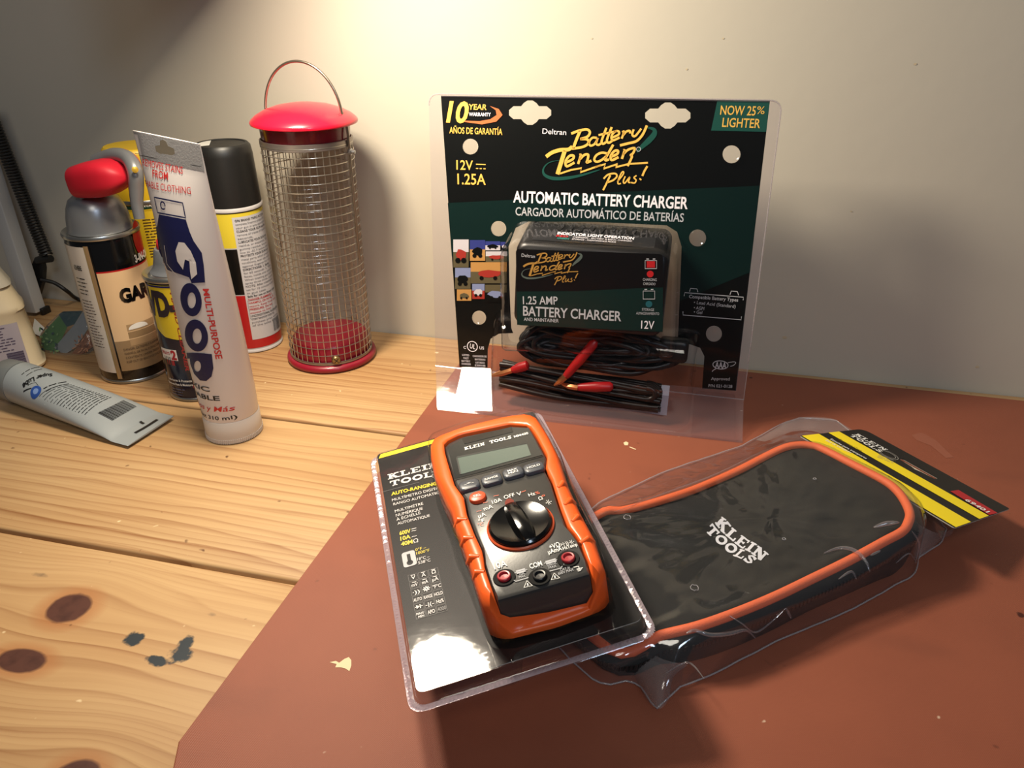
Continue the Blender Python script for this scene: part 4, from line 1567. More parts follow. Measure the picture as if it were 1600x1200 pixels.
# dial
q = MP.loc(812, 815, FN + 0.004)
dial = MB()
dc = MF.pt(q.x, q.y, 0)
DR = 0.0185 * MK
dial.lathe(dc, [(DR + 0.0012, 0.0), (DR + 0.0012, 0.0012), (DR + 0.0004, 0.0018), (DR - 0.0004, 0.0012)], 56, 0, ax=MP.n, cap0=False, cap1=False)
dl = dial.build('dial_ring', P('ring_orange', (206, 88, 50), 0.35), meter, 50)
dl['label'] = 'orange ring around the dial'
dial = MB()
dial.lathe(dc, [(DR, 0.0003), (DR, 0.0030), (DR - 0.0012, 0.0044), (DR - 0.006, 0.0030), (0.0001, 0.0026)], 56, 0, ax=MP.n, cap0=False, cap1=True)
ang = math.radians(96)
d1 = MP.ex * math.cos(ang) + MP.ey * math.sin(ang)
d2 = MP.n.cross(d1)
R = []
for t, hw_, hh_ in ((-0.95, 0.0030, 0.0045), (-0.85, 0.0036, 0.0058), (-0.4, 0.0040, 0.0072), (0.2, 0.0040, 0.0074), (0.8, 0.0036, 0.0062), (0.96, 0.0026, 0.0042)):
    c = dc + d1 * (DR * t)
    R.append([c + d2 * hw_ * 1.5 + MP.n * 0.002, c + d2 * hw_ * 1.12 + MP.n * hh_ * 0.6, c + d2 * hw_ * 0.8 + MP.n * hh_, c + d2 * hw_ * 0.3 + MP.n * (hh_ + 0.0004), c - d2 * hw_ * 0.3 + MP.n * (hh_ + 0.0004), c - d2 * hw_ * 0.8 + MP.n * hh_, c - d2 * hw_ * 1.12 + MP.n * hh_ * 0.6, c - d2 * hw_ * 1.5 + MP.n * 0.002])
dial.rings(R, 0, True, True, True)
kb = dial.build('dial', [P('dial_black', (12, 12, 13), 0.14)], meter, 40)
pm = MB()
pm.tube([dc + d1 * DR * 0.88 + MP.n * 0.0052, dc + d1 * (DR + 0.0004) + MP.n * 0.0028], [0.0028, 0.0020], 8, 0)
pm.build('dial_pointer', P('ring_orange', (206, 88, 50), 0.35), kb, 40)['label'] = 'orange pointer on the dial'
# jacks
for cx_, cy_, mname, col in ((788, 903, 'jack_red', (168, 44, 52)), (843.5, 902, 'jack_black', (26, 27, 30)), (888, 874, 'jack_red', (168, 44, 52))):
    q = MF.loc(cx_, cy_)
    c = MF.pt(q.x, q.y, 0)
    jk = MB()
    jk.lathe(c, [(a_ * MK, b_ * MK) for a_, b_ in [(0.0062, 0.0004), (0.0060, 0.0007), (0.0048, 0.0006)]], 32, 0, ax=MP.n, cap0=False, cap1=False)
    jk.lathe(c, [(a_ * MK, b_ * MK) for a_, b_ in [(0.0048, 0.0006), (0.0001, 0.0005)]], 32, 0, ax=MP.n, cap0=False, cap1=False)
    jk.lathe(c, [(a_ * MK, b_ * MK) for a_, b_ in [(0.0037, 0.0005), (0.0037, 0.0019), (0.0033, 0.0023), (0.0026, 0.0022), (0.0024, 0.0010), (0.0001, 0.0009)]], 28, 1, ax=MP.n, cap0=False, cap1=False)
    o = jk.build('jack', [P('jack_well', (10, 10, 11), 0.7, spec=0.2), P(mname, col, 0.35)], meter, 40)
    o['label'] = 'red test lead jack' if 'red' in mname else 'black test lead jack'

# --- blister shell
mb = MB()
outer = round_poly([(-W2, -H2), (W2, -H2), (W2, H2), (-W2, H2)], 0.010, 6)
shape = [(0.0, 0.0002), (0.0, 0.0012), (0.0004, 0.0016), (0.0036, 0.0016), (0.0042, 0.0012), (0.0048, 0.0016), (0.0058, 0.0070), (0.0066, 0.0082)]
R = []
for ins, n in shape:
    R.append([MP.pt(p[0], p[1], n) for p in round_poly([(-W2 + ins, -H2 + ins), (W2 - ins, -H2 + ins), (W2 - ins, H2 - ins), (-W2 + ins, H2 - ins)], 0.010 - ins * 0.7, 6)])
mb.rings(R, 0, True)
inn = round_poly([(-W2 + 0.0066, -H2 + 0.0066), (W2 - 0.0066, -H2 + 0.0066), (W2 - 0.0066, H2 - 0.0066), (-W2 + 0.0066, H2 - 0.0066)], 0.0054, 6)


def pocket(d, n, cl=0.0015):
    out = []
    for k in range(NSEG):
        a = 2 * PI * k / NSEG
        r = rmid[k] + d
        u, v = cu + r * math.cos(a), cv + r * math.sin(a)
        out.append((min(max(u, -W2 + 0.008), W2 - 0.0072), min(max(v, -H2 + 0.008), H2 - 0.0072)))
    return out


p0 = pocket(0.0050, 0)
mb.fill(MP, [inn, p0], 0, 0.0082)
R = [[MP.pt(u, v, 0.0082) for u, v in p0]]
for d, n in ((0.0042, 0.0095), (0.0026, 0.026), (0.0018, 0.036), (0.0004, 0.0385), (-0.003, 0.0395)):
    R.append([MP.pt(u, v, n) for u, v in pocket(d, n)])
mb.rings(R, 1, True, False, False)
# rear pocket the pack stands on
rp = [(-0.048, -0.088), (0.004, -0.088), (0.004, 0.092), (-0.048, 0.092)]
rp0 = round_poly(rp, 0.010, 6)
rp1 = round_poly([(u * 0.94 - 0.0015, v * 0.96) for u, v in rp], 0.010, 6)
top_ = [MP.pt(p[0], p[1], 0.0004) for p in rp0]
bot_ = [MP.pt(p[0], p[1], 0.0004) for p in rp1]
bot_ = [V((p.x, p.y, MT + 0.0008)) for p in bot_]
mb.rings([bot_, [b.lerp(t_, 0.12) + (t_ - b) * 0.0 for b, t_ in zip(bot_, top_)], top_], 0, True, True, False)
mb.build('clear_shell', [FILM('blister_clear', (0.94, 0.93, 0.945), 0.06, 1.42, bump=(60, 0.06), haze=0.008), FILM('blister_pocket', (0.95, 0.945, 0.955), 0.06, 1.30, bump=(60, 0.12))], mpack, 40)['label'] = 'clear blister shell'
# knurled weld line round the flange
mb = MB()
per = round_poly([(-W2 + 0.0022, -H2 + 0.0022), (W2 - 0.0022, -H2 + 0.0022), (W2 - 0.0022, H2 - 0.0022), (-W2 + 0.0022, H2 - 0.0022)], 0.0085, 8)
tot, last = [], None
dense = []
for i in range(len(per)):
    a, b = V(per[i]), V(per[(i + 1) % len(per)])
    k = max(1, int((b - a).length / 0.0022))
    for j in range(k):
        dense.append(a + (b - a) * (j / k))
for i, p in enumerate(dense):
    h = 0.0003 + 0.0003 * random.random()
    q = 0.0018
    e = [(p.x - q, p.y - q), (p.x + q, p.y - q), (p.x + q, p.y + q), (p.x - q, p.y + q)]
    ap = MP.pt(p.x + random.uniform(-.0006, .0006), p.y + random.uniform(-.0005, .0005), 0.0018 + h)
    for j in range(4):
        mb.face([MP.pt(*e[j], 0.0017), MP.pt(*e[(j + 1) % 4], 0.0017), ap], 0)
mb.build('weld_seam', FILM('weld_clear', (0.72, 0.66, 0.70), 0.12, 1.6, haze=0.38, hazecol=(0.62, 0.52, 0.58)), mpack, 0)['label'] = 'knurled clear weld seam around the edge'

# =================================================================== POUCH IN ITS BAG
PA = V((-0.0405, 0.4085, 0))
ES = V((0.749, 0.663, 0)).normalized()
ET = V((0.663, -0.749, 0)).normalized()
PF = Plane(PA, ES, -ET)     # u along the pouch, v = -t


def top_z(s, t):
    z = lerp_tab([(-0.06, 0.0145), (-0.03, 0.0195), (0.0, 0.0260), (0.03, 0.0255), (0.08, 0.0250), (0.12, 0.0285), (0.16, 0.0360), (0.20, 0.0375)], s)
    return z


pipe_px = [(934, 806), (972, 799), (1010, 790), (1050, 778), (1090, 764), (1150, 738), (1195, 715), (1225, 701), (1247, 696.5), (1266, 697.5), (1285, 703), (1330, 726), (1380, 752), (1400, 767), (1413, 784), (1421, 803), (1419, 817),
           (1409, 832), (1380, 848), (1325, 878), (1270, 905), (1210, 934), (1150, 959), (1090, 980), (1033, 994)]


def pz(px):
    d = ray(*px)
    P3 = tab(*px, 0.02)
    for _ in range(6):
        r = P3 - PA
        P3 = tab(*px, top_z(r.dot(ES), r.dot(ET)) + 0.001)
    return P3


pipe = [pz(p) for p in pipe_px]
hid0 = PA + ES * -0.052 + ET * 0.012 + V((0, 0, 0.0150))
hid1 = PA + ES * -0.052 + ET * 0.090 + V((0, 0, 0.0150))
loop = spline([hid1, hid0] + pipe, 5, True)
pouch = thing('tool_pouch', PA + ES * 0.07 + ET * 0.05 + V((0, 0, MT)), 'flat black nylon zip pouch with orange piping and white lettering, inside a clear bag', 'pouch')
fabric = P('black_nylon', (27, 28, 29), 0.8, spec=0.3, bump=(1500, 0.25, 0.0004), var=(26, 0.6, (38, 37, 34)))
pc = V((sum(p.x for p in loop), sum(p.y for p in loop), sum(p.z for p in loop))) / len(loop)
mb = MB()
n = len(loop)
R = []


def shrink(k, dz, zmul=None):
    out = []
    for p in loop:
        q = pc + (p - pc) * k
        r = q - PA
        z = p.z if zmul is None else zmul(p, q)
        out.append(V((q.x, q.y, z + dz)))
    return out




def offs(d, fz):
    out = []
    for i_, p in enumerate(loop):
        t = loop[(i_ + 1) % n] - loop[i_ - 1]
        nn = V((t.y, -t.x, 0)).normalized()
        if nn.dot(p - pc) < 0:
            nn = -nn
        out.append(V((p.x + nn.x * d, p.y + nn.y * d, MT + (p.z - MT) * fz)))
    return out


R.append(offs(-0.004, 0.005))
R.append(offs(0.0025, 0.05))
R.append(offs(0.0048, 0.22))
R.append(offs(0.0064, 0.5))
R.append(offs(0.0062, 0.78))
R.append(offs(0.0045, 0.90))
R.append(offs(0.0018, 0.95))
R.append(shrink(1.0, -0.0012))
for k in [0.985, 0.96] + [0.92 - 0.05 * i for i in range(18)] + [0.02]:
    def zf(p, q, k=k):
        r = q - PA
        zz_ = top_z(r.dot(ES), r.dot(ET))
        zz_ = zz_ * (1 - k) + p.z * k
        return zz_ + 0.0016 * noise.noise(V((q.x * 38, q.y * 38, 1.3))) * (1 - k ** 6) + 0.0012 * (1 - k ** 4) - 0.001
    R.append(shrink(k, 0, zf))
mb.rings(R, 0, True, True, True)
bod_bvh = mb.bvh()
PB = Plane(PA, ES, -ET, bod_bvh)
# woven badge lettering
PT = Plane(PA, ES, -ET, bod_bvh)
slab(mb, PT, 'KLEIN', (1116, 821), (1188, 884), 0.0115, 1, 0.0004) if False else None


def badge(t, p_tl, p_bl, p_br):
    """t drawn with left edge p_bl->p_tl (up) and baseline p_bl->p_br"""
    a, b, c = (PT.loc(*p) for p in (p_bl, p_tl, p_br))
    up_ = b - a
    e = c - a
    tot = sum(SLAB[x][0] + .08 for x in t) - .08
    x = 0
    for ch_ in t:
        wd, st = SLAB[ch_]
        for pts, th in st:
            q = [a + e * ((x + p[0]) / tot) + up_ * p[1] for p in pts]
            dn = []
            for i in range(len(q) - 1):
                kk_ = max(1, int((q[i + 1] - q[i]).length / 0.0016))
                dn += [q[i] + (q[i + 1] - q[i]) * (j / kk_) for j in range(kk_)]
            dn.append(q[-1])
            mb.ribbon(PT, dn, th * (e.length / tot + up_.length) / 2, 1, 0.0005)
        x += wd + .08


badge('KLEIN', (1128, 808), (1117, 818), (1190, 879))
badge('TOOLS', (1113, 818), (1101, 829), (1172, 884))
body = mb.build('body', [fabric, P('woven_white', (214, 216, 224), 0.7)], pouch, 60)
body['label'] = 'black nylon body with white woven lettering'
mb = MB()
mb.tube([p + V((0, 0, 0.0006)) for p in loop], 0.0029, 10, 0, closed=True)
pm_ = P('orange_piping', (232, 108, 62), 0.6, bump=(1400, 0.4, 0.0006))
mb.build('piping', pm_, pouch, 60)['label'] = 'orange cord piping'
# zipper tape and teeth round the rim
mb = MB()
zl = offs(0.0064, 0.72)
dense = []
for i in range(len(zl)):
    a, b = zl[i], zl[(i + 1) % len(zl)]
    k = max(1, int((b - a).length / 0.0022))
    dense += [a + (b - a) * (j / k) for j in range(k)]
for i, p in enumerate(dense):
    t = (dense[(i + 1) % len(dense)] - p).normalized()
    o_ = (p - pc)
    o_.z = 0
    o_ = o_.normalized()
    mb.box(p + o_ * 0.0004, t, V((0, 0, 1)), o_, 0.0007, 0.0014, 0.0005, 0, 0)
mb.build('zipper', P('zipper_black', (24, 24, 25), 0.5), pouch, 0)['label'] = 'black coil zipper'

# --- bag film
bag = thing('plastic_bag', PA + ES * 0.07 + ET * 0.05 + V((0, 0, MT)), 'clear crinkled bag with black and yellow header card, wrapped around the nylon pouch', 'bag')
foot_px = [(938, 786), (1040, 738), (1158, 699), (1225, 662), (1250, 655), (1305, 658), (1345, 690), (1430, 770), (1478, 830), (1470, 851), (1440, 870), (1340, 934), (1250, 985), (1110, 1058), (1058, 1078), (1040, 1112), (1022, 1108), (1003, 1078), (960, 1050), (985, 1000)]
foot = [tab(*p, MT) for p in foot_px]
foot2 = [V((PF.pt(0, 0, 0) - p).to_2d()) for p in foot]
c2 = V((pc.x, pc.y))
fo = polar_resample([(p.x, p.y) for p in foot] + [((PA + ES * -0.056 + ET * 0.10).x, (PA + ES * -0.056 + ET * 0.10).y), ((PA + ES * -0.056 - ET * 0.002).x, (PA + ES * -0.056 - ET * 0.002).y)], c2, 220)
lo_ = polar_resample([(p.x, p.y) for p in loop], c2, 220)
mb = MB()
R = []


def crinkle(x, y, z, k):
    p = V((x * 30, y * 30, z * 20))
    q = abs(noise.noise(p)) + 0.6 * abs(noise.noise(p * 2.3 + V((7, 1, 3))))
    return k * (0.55 - q)


prof = [(0.0, 'in', 0.02)] + [(0.0, 'in', 0.05 + 0.05 * i) for i in range(19)] + [(0.0, 'in', 1.0), (0.0, 'out', 0.0), (0.0, 'out', 0.12), (0.0, 'out', 0.3), (0.0, 'out', 0.5), (0.0, 'out', 0.75), (0.0, 'out', 1.0)]
hid_cut = 0.0
for _, kind, k in prof:
    ring = []
    for j in range(220):
        a = 2 * PI * j / 220
        rl, rF = lo_[j], max(fo[j], lo_[j] + 0.004)
        if kind == 'in':
            r = rl * k
        else:
            r = rl + 0.0105 + (max(rF, rl + 0.013) - rl - 0.0105) * k
        x, y = c2.x + r * math.cos(a), c2.y + r * math.sin(a)
        re = V((x, y, 0)) - PA
        zt = top_z(re.dot(ES), re.dot(ET)) + 0.0045
        if kind == 'in':
            z = zt + 0.0014 * noise.noise(V((x * 34, y * 34, 3.1))) + crinkle(x * 1.3, y * 1.3, 0.7, 0.0022)
            if k > 0.9:
                z = zt + 0.0012
        else:
            f = min(1, k)
            z = MT + 0.0008 + (zt - MT) * (1 - f) ** 1.5 * 0.85 + crinkle(x * 1.6, y * 1.6, zt, 0.0075) * (0.12 + f * (1 - f) * 3)
            z = max(z, MT + 0.0006)
        ring.append(V((x, y, z)))
    R.append(ring)
nin = sum(1 for p in prof if p[1] == 'in')
mb.rings(R, 0, True, False, False, mats=[0 if i < nin - 1 else 1 for i in range(len(R) - 1)])
FILM_BVH = mb.bvh()
film = FILM('bag_film', (0.955, 0.95, 0.955), 0.07, 1.52, bump=(30, 0.15), haze=0.003)
film2 = FILM('bag_film_folded', (0.90, 0.88, 0.89), 0.12, 1.4, bump=(50, 0.4), haze=0.12, hazecol=(0.75, 0.72, 0.72), gloss=0.6)
film3 = FILM('bag_film_side', (0.93, 0.92, 0.93), 0.07, 1.7, bump=(35, 0.25), haze=0.03, hazecol=(0.7, 0.68, 0.7))
fb = mb.build('bag_film', [film, film3], bag, 80)
fb['label'] = 'clear crinkled film'

EDGE = FILM('bag_edge', (0.84, 0.83, 0.85), 0.10, 1.6, haze=0.22, hazecol=(0.82, 0.80, 0.84))
mb = MB()
CREASE = FILM('bag_crease', (0.93, 0.93, 0.95), 0.06, 1.9, haze=0.07, hazecol=(0.85, 0.85, 0.9))
ringE = [p + V((0, 0, 0.0004)) for p in R[-1]]
mb.tube(ringE, 0.00055, 6, 0, closed=True)


def on_film(px):
    h = FILM_BVH.ray_cast(EYE, ray(*px).normalized())
    return (h[0] if h[0] is not None else tab(px[0], px[1], 0.02)) - ray(*px).normalized() * 0.0006


for pts, rr in (([(1072, 990), (1085, 985), (1110, 992), (1140, 990), (1165, 985), (1180, 997)], 0.0013), ([(1140, 962), (1160, 975), (1180, 988), (1205, 972), (1228, 950)], 0.0006), ([(1228, 950), (1236, 966)], 0.0010),
               ([(1288, 864), (1312, 856), (1335, 860), (1352, 876), (1359, 893)], 0.0013), ([(1310, 905), (1330, 893), (1338, 905)], 0.0008), ([(1365, 824), (1385, 818), (1405, 816)], 0.0016), ([(1360, 868), (1376, 860)], 0.0008),
               ([(1040, 1052), (1075, 1035), (1100, 1060)], 0.0006), ([(1400, 880), (1420, 865), (1432, 880)], 0.0006), ([(960, 800), (1040, 770), (1120, 740), (1200, 700)], 0.0005), ([(1425, 830), (1436, 850), (1430, 880)], 0.0008)):
    q = [on_film(p) for p in pts]
    q = spline(q, 6)
    mb.tube(q, [rr * (0.25 + 0.75 * math.sin(PI * min(1, max(0, i / (len(q) - 1))))) for i in range(len(q))], 8, 1)
for px in ((980, 808), (1085, 918), (1225, 842), (1273, 748)):
    c = on_film(px)
    rr = 0.0023 if px[0] < 1200 else 0.0010
    mb.tube([c + ES * rr * math.cos(2 * PI * i / 14) * (1 + 0.25 * math.sin(i * 3.1)) + ET * rr * math.sin(2 * PI * i / 14) * (1 + 0.2 * math.cos(i * 2.3)) for i in range(14)], 0.00028, 5, 0, closed=True)
mb.build('film_crease', [EDGE, CREASE], fb, 80)['label'] = 'bright creases, edge and vent holes of the film'


# loose gathered ends of film: creased sheets
def sheet(name, rows, mat, par, sub=4, amp=0.002):
    b = MB()
    RR = [spline([V(p) for p in r], sub) for r in rows]
    cols = list(zip(*RR))
    colsS = [spline(list(c), sub) for c in cols]
    RR = list(zip(*colsS))
    RR = [[p + V((0, 0, max(-p.z + MT + 0.0006, amp * noise.noise(p * 55)))) for p in r] for r in RR]
    b.rings(RR, 0, False)
    return b.build(name, mat, par, 80)


sheet('film_flap', [[tab(1195, 690, .012), tab(1250, 672, .014), tab(1290, 680, .016), tab(1350, 700, .018)], [tab(1180, 688, .006), tab(1243, 654, .020), tab(1300, 655, .014), tab(1352, 685, .010)]], film2, fb)['label'] = 'folded flap of film at the far end'
sheet('film_flap', [[tab(1418, 800, .022), tab(1440, 822, .024), tab(1468, 832, .020), tab(1490, 826, .022)], [tab(1424, 850, .008), tab(1432, 876, .004), tab(1468, 846, .006), tab(1486, 838, .014)]], film2, fb)['label'] = 'folded flap of film under the header card'
sheet('film_flap', [[tab(975, 1030, .012), tab(1010, 1020, .016), tab(1040, 1030, .015), tab(1075, 1040, .010)], [tab(990, 1050, .006), tab(1010, 1062, .012), tab(1036, 1066, .014), tab(1052, 1058, .006)], [tab(1003, 1080, .003), tab(1016, 1100, .007), tab(1032, 1108, .010), tab(1046, 1092, .003)]], film2, fb)['label'] = 'twisted tail of film beside the blister pack'

# --- header card
HQ = [tab(1262, 685, 0.0360), tab(1352, 670, 0.0240), tab(1571, 803, 0.0190), tab(1483, 816, 0.0330)]
HF = Plane(HQ[0], HQ[3] - HQ[0], HQ[1] - HQ[0])
hq = [V(((p - HF.o).dot(HF.ex), (p - HF.o).dot(HF.ey))) for p in HQ]
LU = (hq[3].x + hq[2].x - hq[1].x) / 2
LV = (hq[1].y + hq[2].y) / 2
mb = MB()
uo0, uo1 = hq[1].x, hq[2].x
card = round_poly([(-0.004, -0.004), (LU + 0.004, -0.004), (uo1, LV), (uo0, LV)], [0.001, 0.002, 0.002, 0.008])
qh = HF.loc(1434, 733)
slot = [(qh.x + x, qh.y + y) for x, y in ((-0.0145, 0.0008), (-0.0135, -0.0018), (-0.004, -0.0026), (0, -0.0040), (0.004, -0.0026), (0.0135, -0.0018), (0.0145, 0.0008), (0.0135, 0.0022), (-0.0135, 0.0022))]
slot.reverse()
mb.fill(HF, [card, slot], 0, 0.0005)
mb.fill(HF, [card, slot], 4, -0.0002)
for k in range(len(card)):
    a, b = card[k], card[(k + 1) % len(card)]
    mb.face([HF.pt(a[0], a[1], -0.0002), HF.pt(b[0], b[1], -0.0002), HF.pt(b[0], b[1], 0.0005), HF.pt(a[0], a[1], 0.0005)], 4)


def hb(f0, f1, m):
    def xl(f):
        return uo0 * f + -0.004 * (1 - f)

    def xr(f):
        return uo1 * f + (LU + 0.004) * (1 - f)
    v = lambda f: -0.004 + (LV + 0.004) * f
    mb.fill(HF, [[(xl(f0) + 0.0002, v(f0)), (xr(f0) - 0.0002, v(f0)), (xr(f1) - 0.0002, v(f1)), (xl(f1) + 0.0002, v(f1))]], m, 0.0007)


hb(0.02, 0.28, 1)
mb.fill(HF, [[(qh.x + x, qh.y + y) for x, y in ((-0.016, -0.0045), (0.016, -0.0045), (0.016, 0.003), (-0.016, 0.003))]], 6, -0.0016)
hb(0.43, 0.60, 1)
RD = [HF.loc(*p) for p in ((1484, 769), (1497, 767), (1558, 803), (1545, 806))]
mb.fill(HF, [RD], 3, 0.0008)


def htxt(t, p0, p1, h, m, bo=0.0):
    mb.text(HF, t, p0, p1, h, m, bo, n=0.0010)


slab(mb, HF, 'KLEIN', (1334, 680.5), (1381, 706), 0.0050, 2, 0.0010)
slab(mb, HF, 'TOOLS', (1326, 682), (1374, 708.5), 0.0050, 2, 0.0010)
htxt('69401', (1506, 783), (1541, 803), 0.0042, 2, 0.02)
htxt('Carrying Case', (1308, 688), (1344, 707), 0.0030, 5)
htxt('Estuche para transporte', (1296, 688), (1352, 719), 0.0028, 2, 0.01)
htxt('Étui de transport', (1289, 690), (1328, 710), 0.0028, 2, 0.01)
q = HF.loc(1387, 712)
for rr in (1.0, 0.75):
    mb.ribbon(HF, [(q.x + 0.0075 * rr * math.cos(a * PI / 12), q.y + 0.0058 * rr * math.sin(a * PI / 12)) for a in range(25)], 0.0004, 4, 0.0010)
mb.lines(HF, HF.loc(1372, 712), HF.loc(1398, 722), 0.0026, 3, 0.0005, 4, n=0.0010, jag=0.1, word=0.004)
mb.build('header_card', [P('header_black', (20, 19, 15), 0.4), INK_YB, P('bright_white_ink', (235, 234, 230), 0.5), P('header_red', (178, 34, 40), 0.45), P('header_grey', (160, 156, 148), 0.7), P('olive_ink', (120, 104, 10), 0.5), P('liner_beige', (214, 202, 180), 0.7)], bag, 0)['label'] = 'black header card with yellow bands and a hang slot'

# =================================================================== BIRD FEEDER
FX, FY = -0.343, 0.643
feeder = thing('bird_feeder', (FX, FY, 0), 'wire mesh tube bird feeder with a red domed lid, red base and arched wire handle', 'bird feeder')
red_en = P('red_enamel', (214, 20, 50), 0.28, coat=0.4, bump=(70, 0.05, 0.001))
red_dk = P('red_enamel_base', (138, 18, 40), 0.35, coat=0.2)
steel = P('steel_wire', (186, 178, 164), 0.28, 0.9)
CR = 0.0396
mb = MB()
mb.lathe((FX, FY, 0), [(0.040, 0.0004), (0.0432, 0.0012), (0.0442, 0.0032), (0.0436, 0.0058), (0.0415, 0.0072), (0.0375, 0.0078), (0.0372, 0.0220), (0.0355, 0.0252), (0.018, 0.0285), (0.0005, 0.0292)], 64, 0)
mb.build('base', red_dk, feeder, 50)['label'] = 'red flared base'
mb = MB()
NV, ZB0, ZT0 = 40, 0.009, 0.2125
for k in range(NV):
    a = 2 * PI * k / NV
    mb.tube([(FX + CR * math.cos(a), FY + CR * math.sin(a), z) for z in (ZB0, 0.1, ZT0)], 0.00044, 5, 0)
NR = 28
for k in range(NR):
    z = ZB0 + 0.0016 + (ZT0 - ZB0 - 0.003) * k / (NR - 1)
    mb.tube([(FX + (CR + 0.0007) * math.cos(a), FY + (CR + 0.0007) * math.sin(a), z) for a in [2 * PI * j / 56 for j in range(56)]], 0.00044, 5, 0, closed=True)
mb.build('mesh_cage', steel, feeder, 60)['label'] = 'woven steel wire cage'
for z0, z1_, r in ((0.2085, 0.2150, CR + 0.0009), (0.0078, 0.0105, CR + 0.0010)):
    mb = MB()
    mb.lathe((FX, FY, 0), [(r - 0.0012, z0), (r, z0 + 0.0005), (r, z1_ - 0.0005), (r - 0.0012, z1_)], 64, 0, cap0=False, cap1=False)
    mb.build('rim_band', P('dull_steel', (150, 142, 136), 0.4, 0.8), feeder, 50)
# clear inner liner
mb = MB()
mb.lathe((FX, FY, 0), [(CR - 0.0016, 0.026), (CR - 0.0016, 0.196)], 48, 0, cap0=False, cap1=False)
mb.build('liner', FILM('feeder_liner', (0.98, 0.975, 0.98), 0.08, 1.25, gloss=0.6), feeder, 60)['label'] = 'clear plastic liner inside the cage'
mb = MB()
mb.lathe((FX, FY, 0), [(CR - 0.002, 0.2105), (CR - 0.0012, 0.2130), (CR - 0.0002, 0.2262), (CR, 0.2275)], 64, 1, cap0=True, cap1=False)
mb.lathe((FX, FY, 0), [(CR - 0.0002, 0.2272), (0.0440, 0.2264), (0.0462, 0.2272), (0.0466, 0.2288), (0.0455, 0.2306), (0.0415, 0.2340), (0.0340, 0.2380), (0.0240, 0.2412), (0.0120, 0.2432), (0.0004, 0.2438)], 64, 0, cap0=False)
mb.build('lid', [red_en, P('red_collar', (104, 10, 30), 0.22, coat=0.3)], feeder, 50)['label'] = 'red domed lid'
# handle wire, held by bolts on the cage
ha = math.radians(-4)
hd = V((math.cos(ha), math.sin(ha), 0))
pts = []
for t in range(33):
    a = PI * t / 32
    pts.append(V((FX, FY, 0)) + hd * (0.0378 * -math.cos(a)) + V((0, 0, 0.2330 + 0.0440 * math.sin(a))))
low = [V((FX, FY, 0)) - hd * (CR + 0.002) + V((0, 0, z)) for z in (0.106, 0.15, 0.2, 0.225)]
low2 = [V((FX, FY, 0)) + hd * (CR + 0.002) + V((0, 0, z)) for z in (0.225, 0.2, 0.15, 0.106)]
mb = MB()
mb.tube(spline(low + pts + low2, 3), 0.0012, 8, 0)
mb.build('handle', P('handle_wire', (156, 144, 128), 0.28, 0.9), feeder, 60)['label'] = 'arched wire handle'
for s_ in (1, -1):
    mb = MB()
    c = V((FX, FY, 0.2045)) + hd * s_ * (CR + 0.001)
    mb.lathe(c, [(0.0022, 0), (0.0030, 0.0012), (0.0030, 0.0030), (0.0018, 0.0036), (0.0018, 0.0062), (0.0010, 0.0066)], 14, 0, ax=hd * s_)
    mb.build('bolt', P('bolt_zinc', (176, 176, 178), 0.3, 0.9), feeder, 40)
sd = V((-FX, -FY, 0)).normalized()
sd = Matrix.Rotation(math.radians(4), 3, 'Z') @ sd
mb = MB()
c = V((FX, FY, 0.0135)) + sd * (CR + 0.0012)
mb.lathe(c, [(0.0044, 0), (0.0044, 0.0008), (0.0034, 0.0020), (0.0012, 0.0024)], 20, 0, ax=sd)
SF = Plane(c + sd * 0.0026, V((0, 0, 1)).cross(sd), (0, 0, 1))
mb.ribbon(SF, [(-0.002, -0.002), (0.002, 0.002)], 0.0007, 1, 0.0)
mb.ribbon(SF, [(-0.002, 0.002), (0.002, -0.002)], 0.0007, 1, 0.0)
mb.build('screw', [P('old_brass_screw', (150, 128, 90), 0.35, 0.9), INK_K], feeder, 40)

# =================================================================== SPRAY CANS
silver = P('tin_rim', (176, 176, 172), 0.30, 0.95)


def can_shell(mb, x, y, r, zt, m_body, m_rim, seg=64, zb=0.0):
    mb.lathe((x, y, zb), [(r - 0.003, 0.0006), (r - 0.0002, 0.0004), (r + 0.0007, 0.0012), (r + 0.0007, 0.0028), (r, 0.0038)], seg, m_rim)
    mb.lathe((x, y, zb), [(r, 0.0038), (r, zt - 0.004), (r - 0.0010, zt - 0.001)], seg, m_body, cap0=False, cap1=False)
    mb.lathe((x, y, zb), [(r - 0.0010, zt - 0.0016), (r + 0.0011, zt - 0.0008), (r + 0.0015, zt + 0.0010), (r + 0.0006, zt + 0.0028), (r - 0.0016, zt + 0.0020), (r - 0.0035, zt + 0.0010), (r - 0.006, zt + 0.0030), (0.001, zt + 0.0034)], seg, m_rim, cap0=False)


# --- garage door lubricant can
GX, GY, GR = -0.5155, 0.568, 0.0310
g3 = thing('spray_can', (GX, GY, 0), 'black and tan spray can with a red and grey flip-straw trigger', 'spray can')
mb = MB()
GZ = 0.1395
can_shell(mb, GX, GY, GR, GZ, 0, 1)
CG = Cyl(GX, GY, GR)


def patch(C, ua, ub, va, vb, m, n=0.0002):
    mb.rect(C, ua, ub, va, vb, m, n, max(1, int(abs(ub - ua) / 0.0022)), 1)


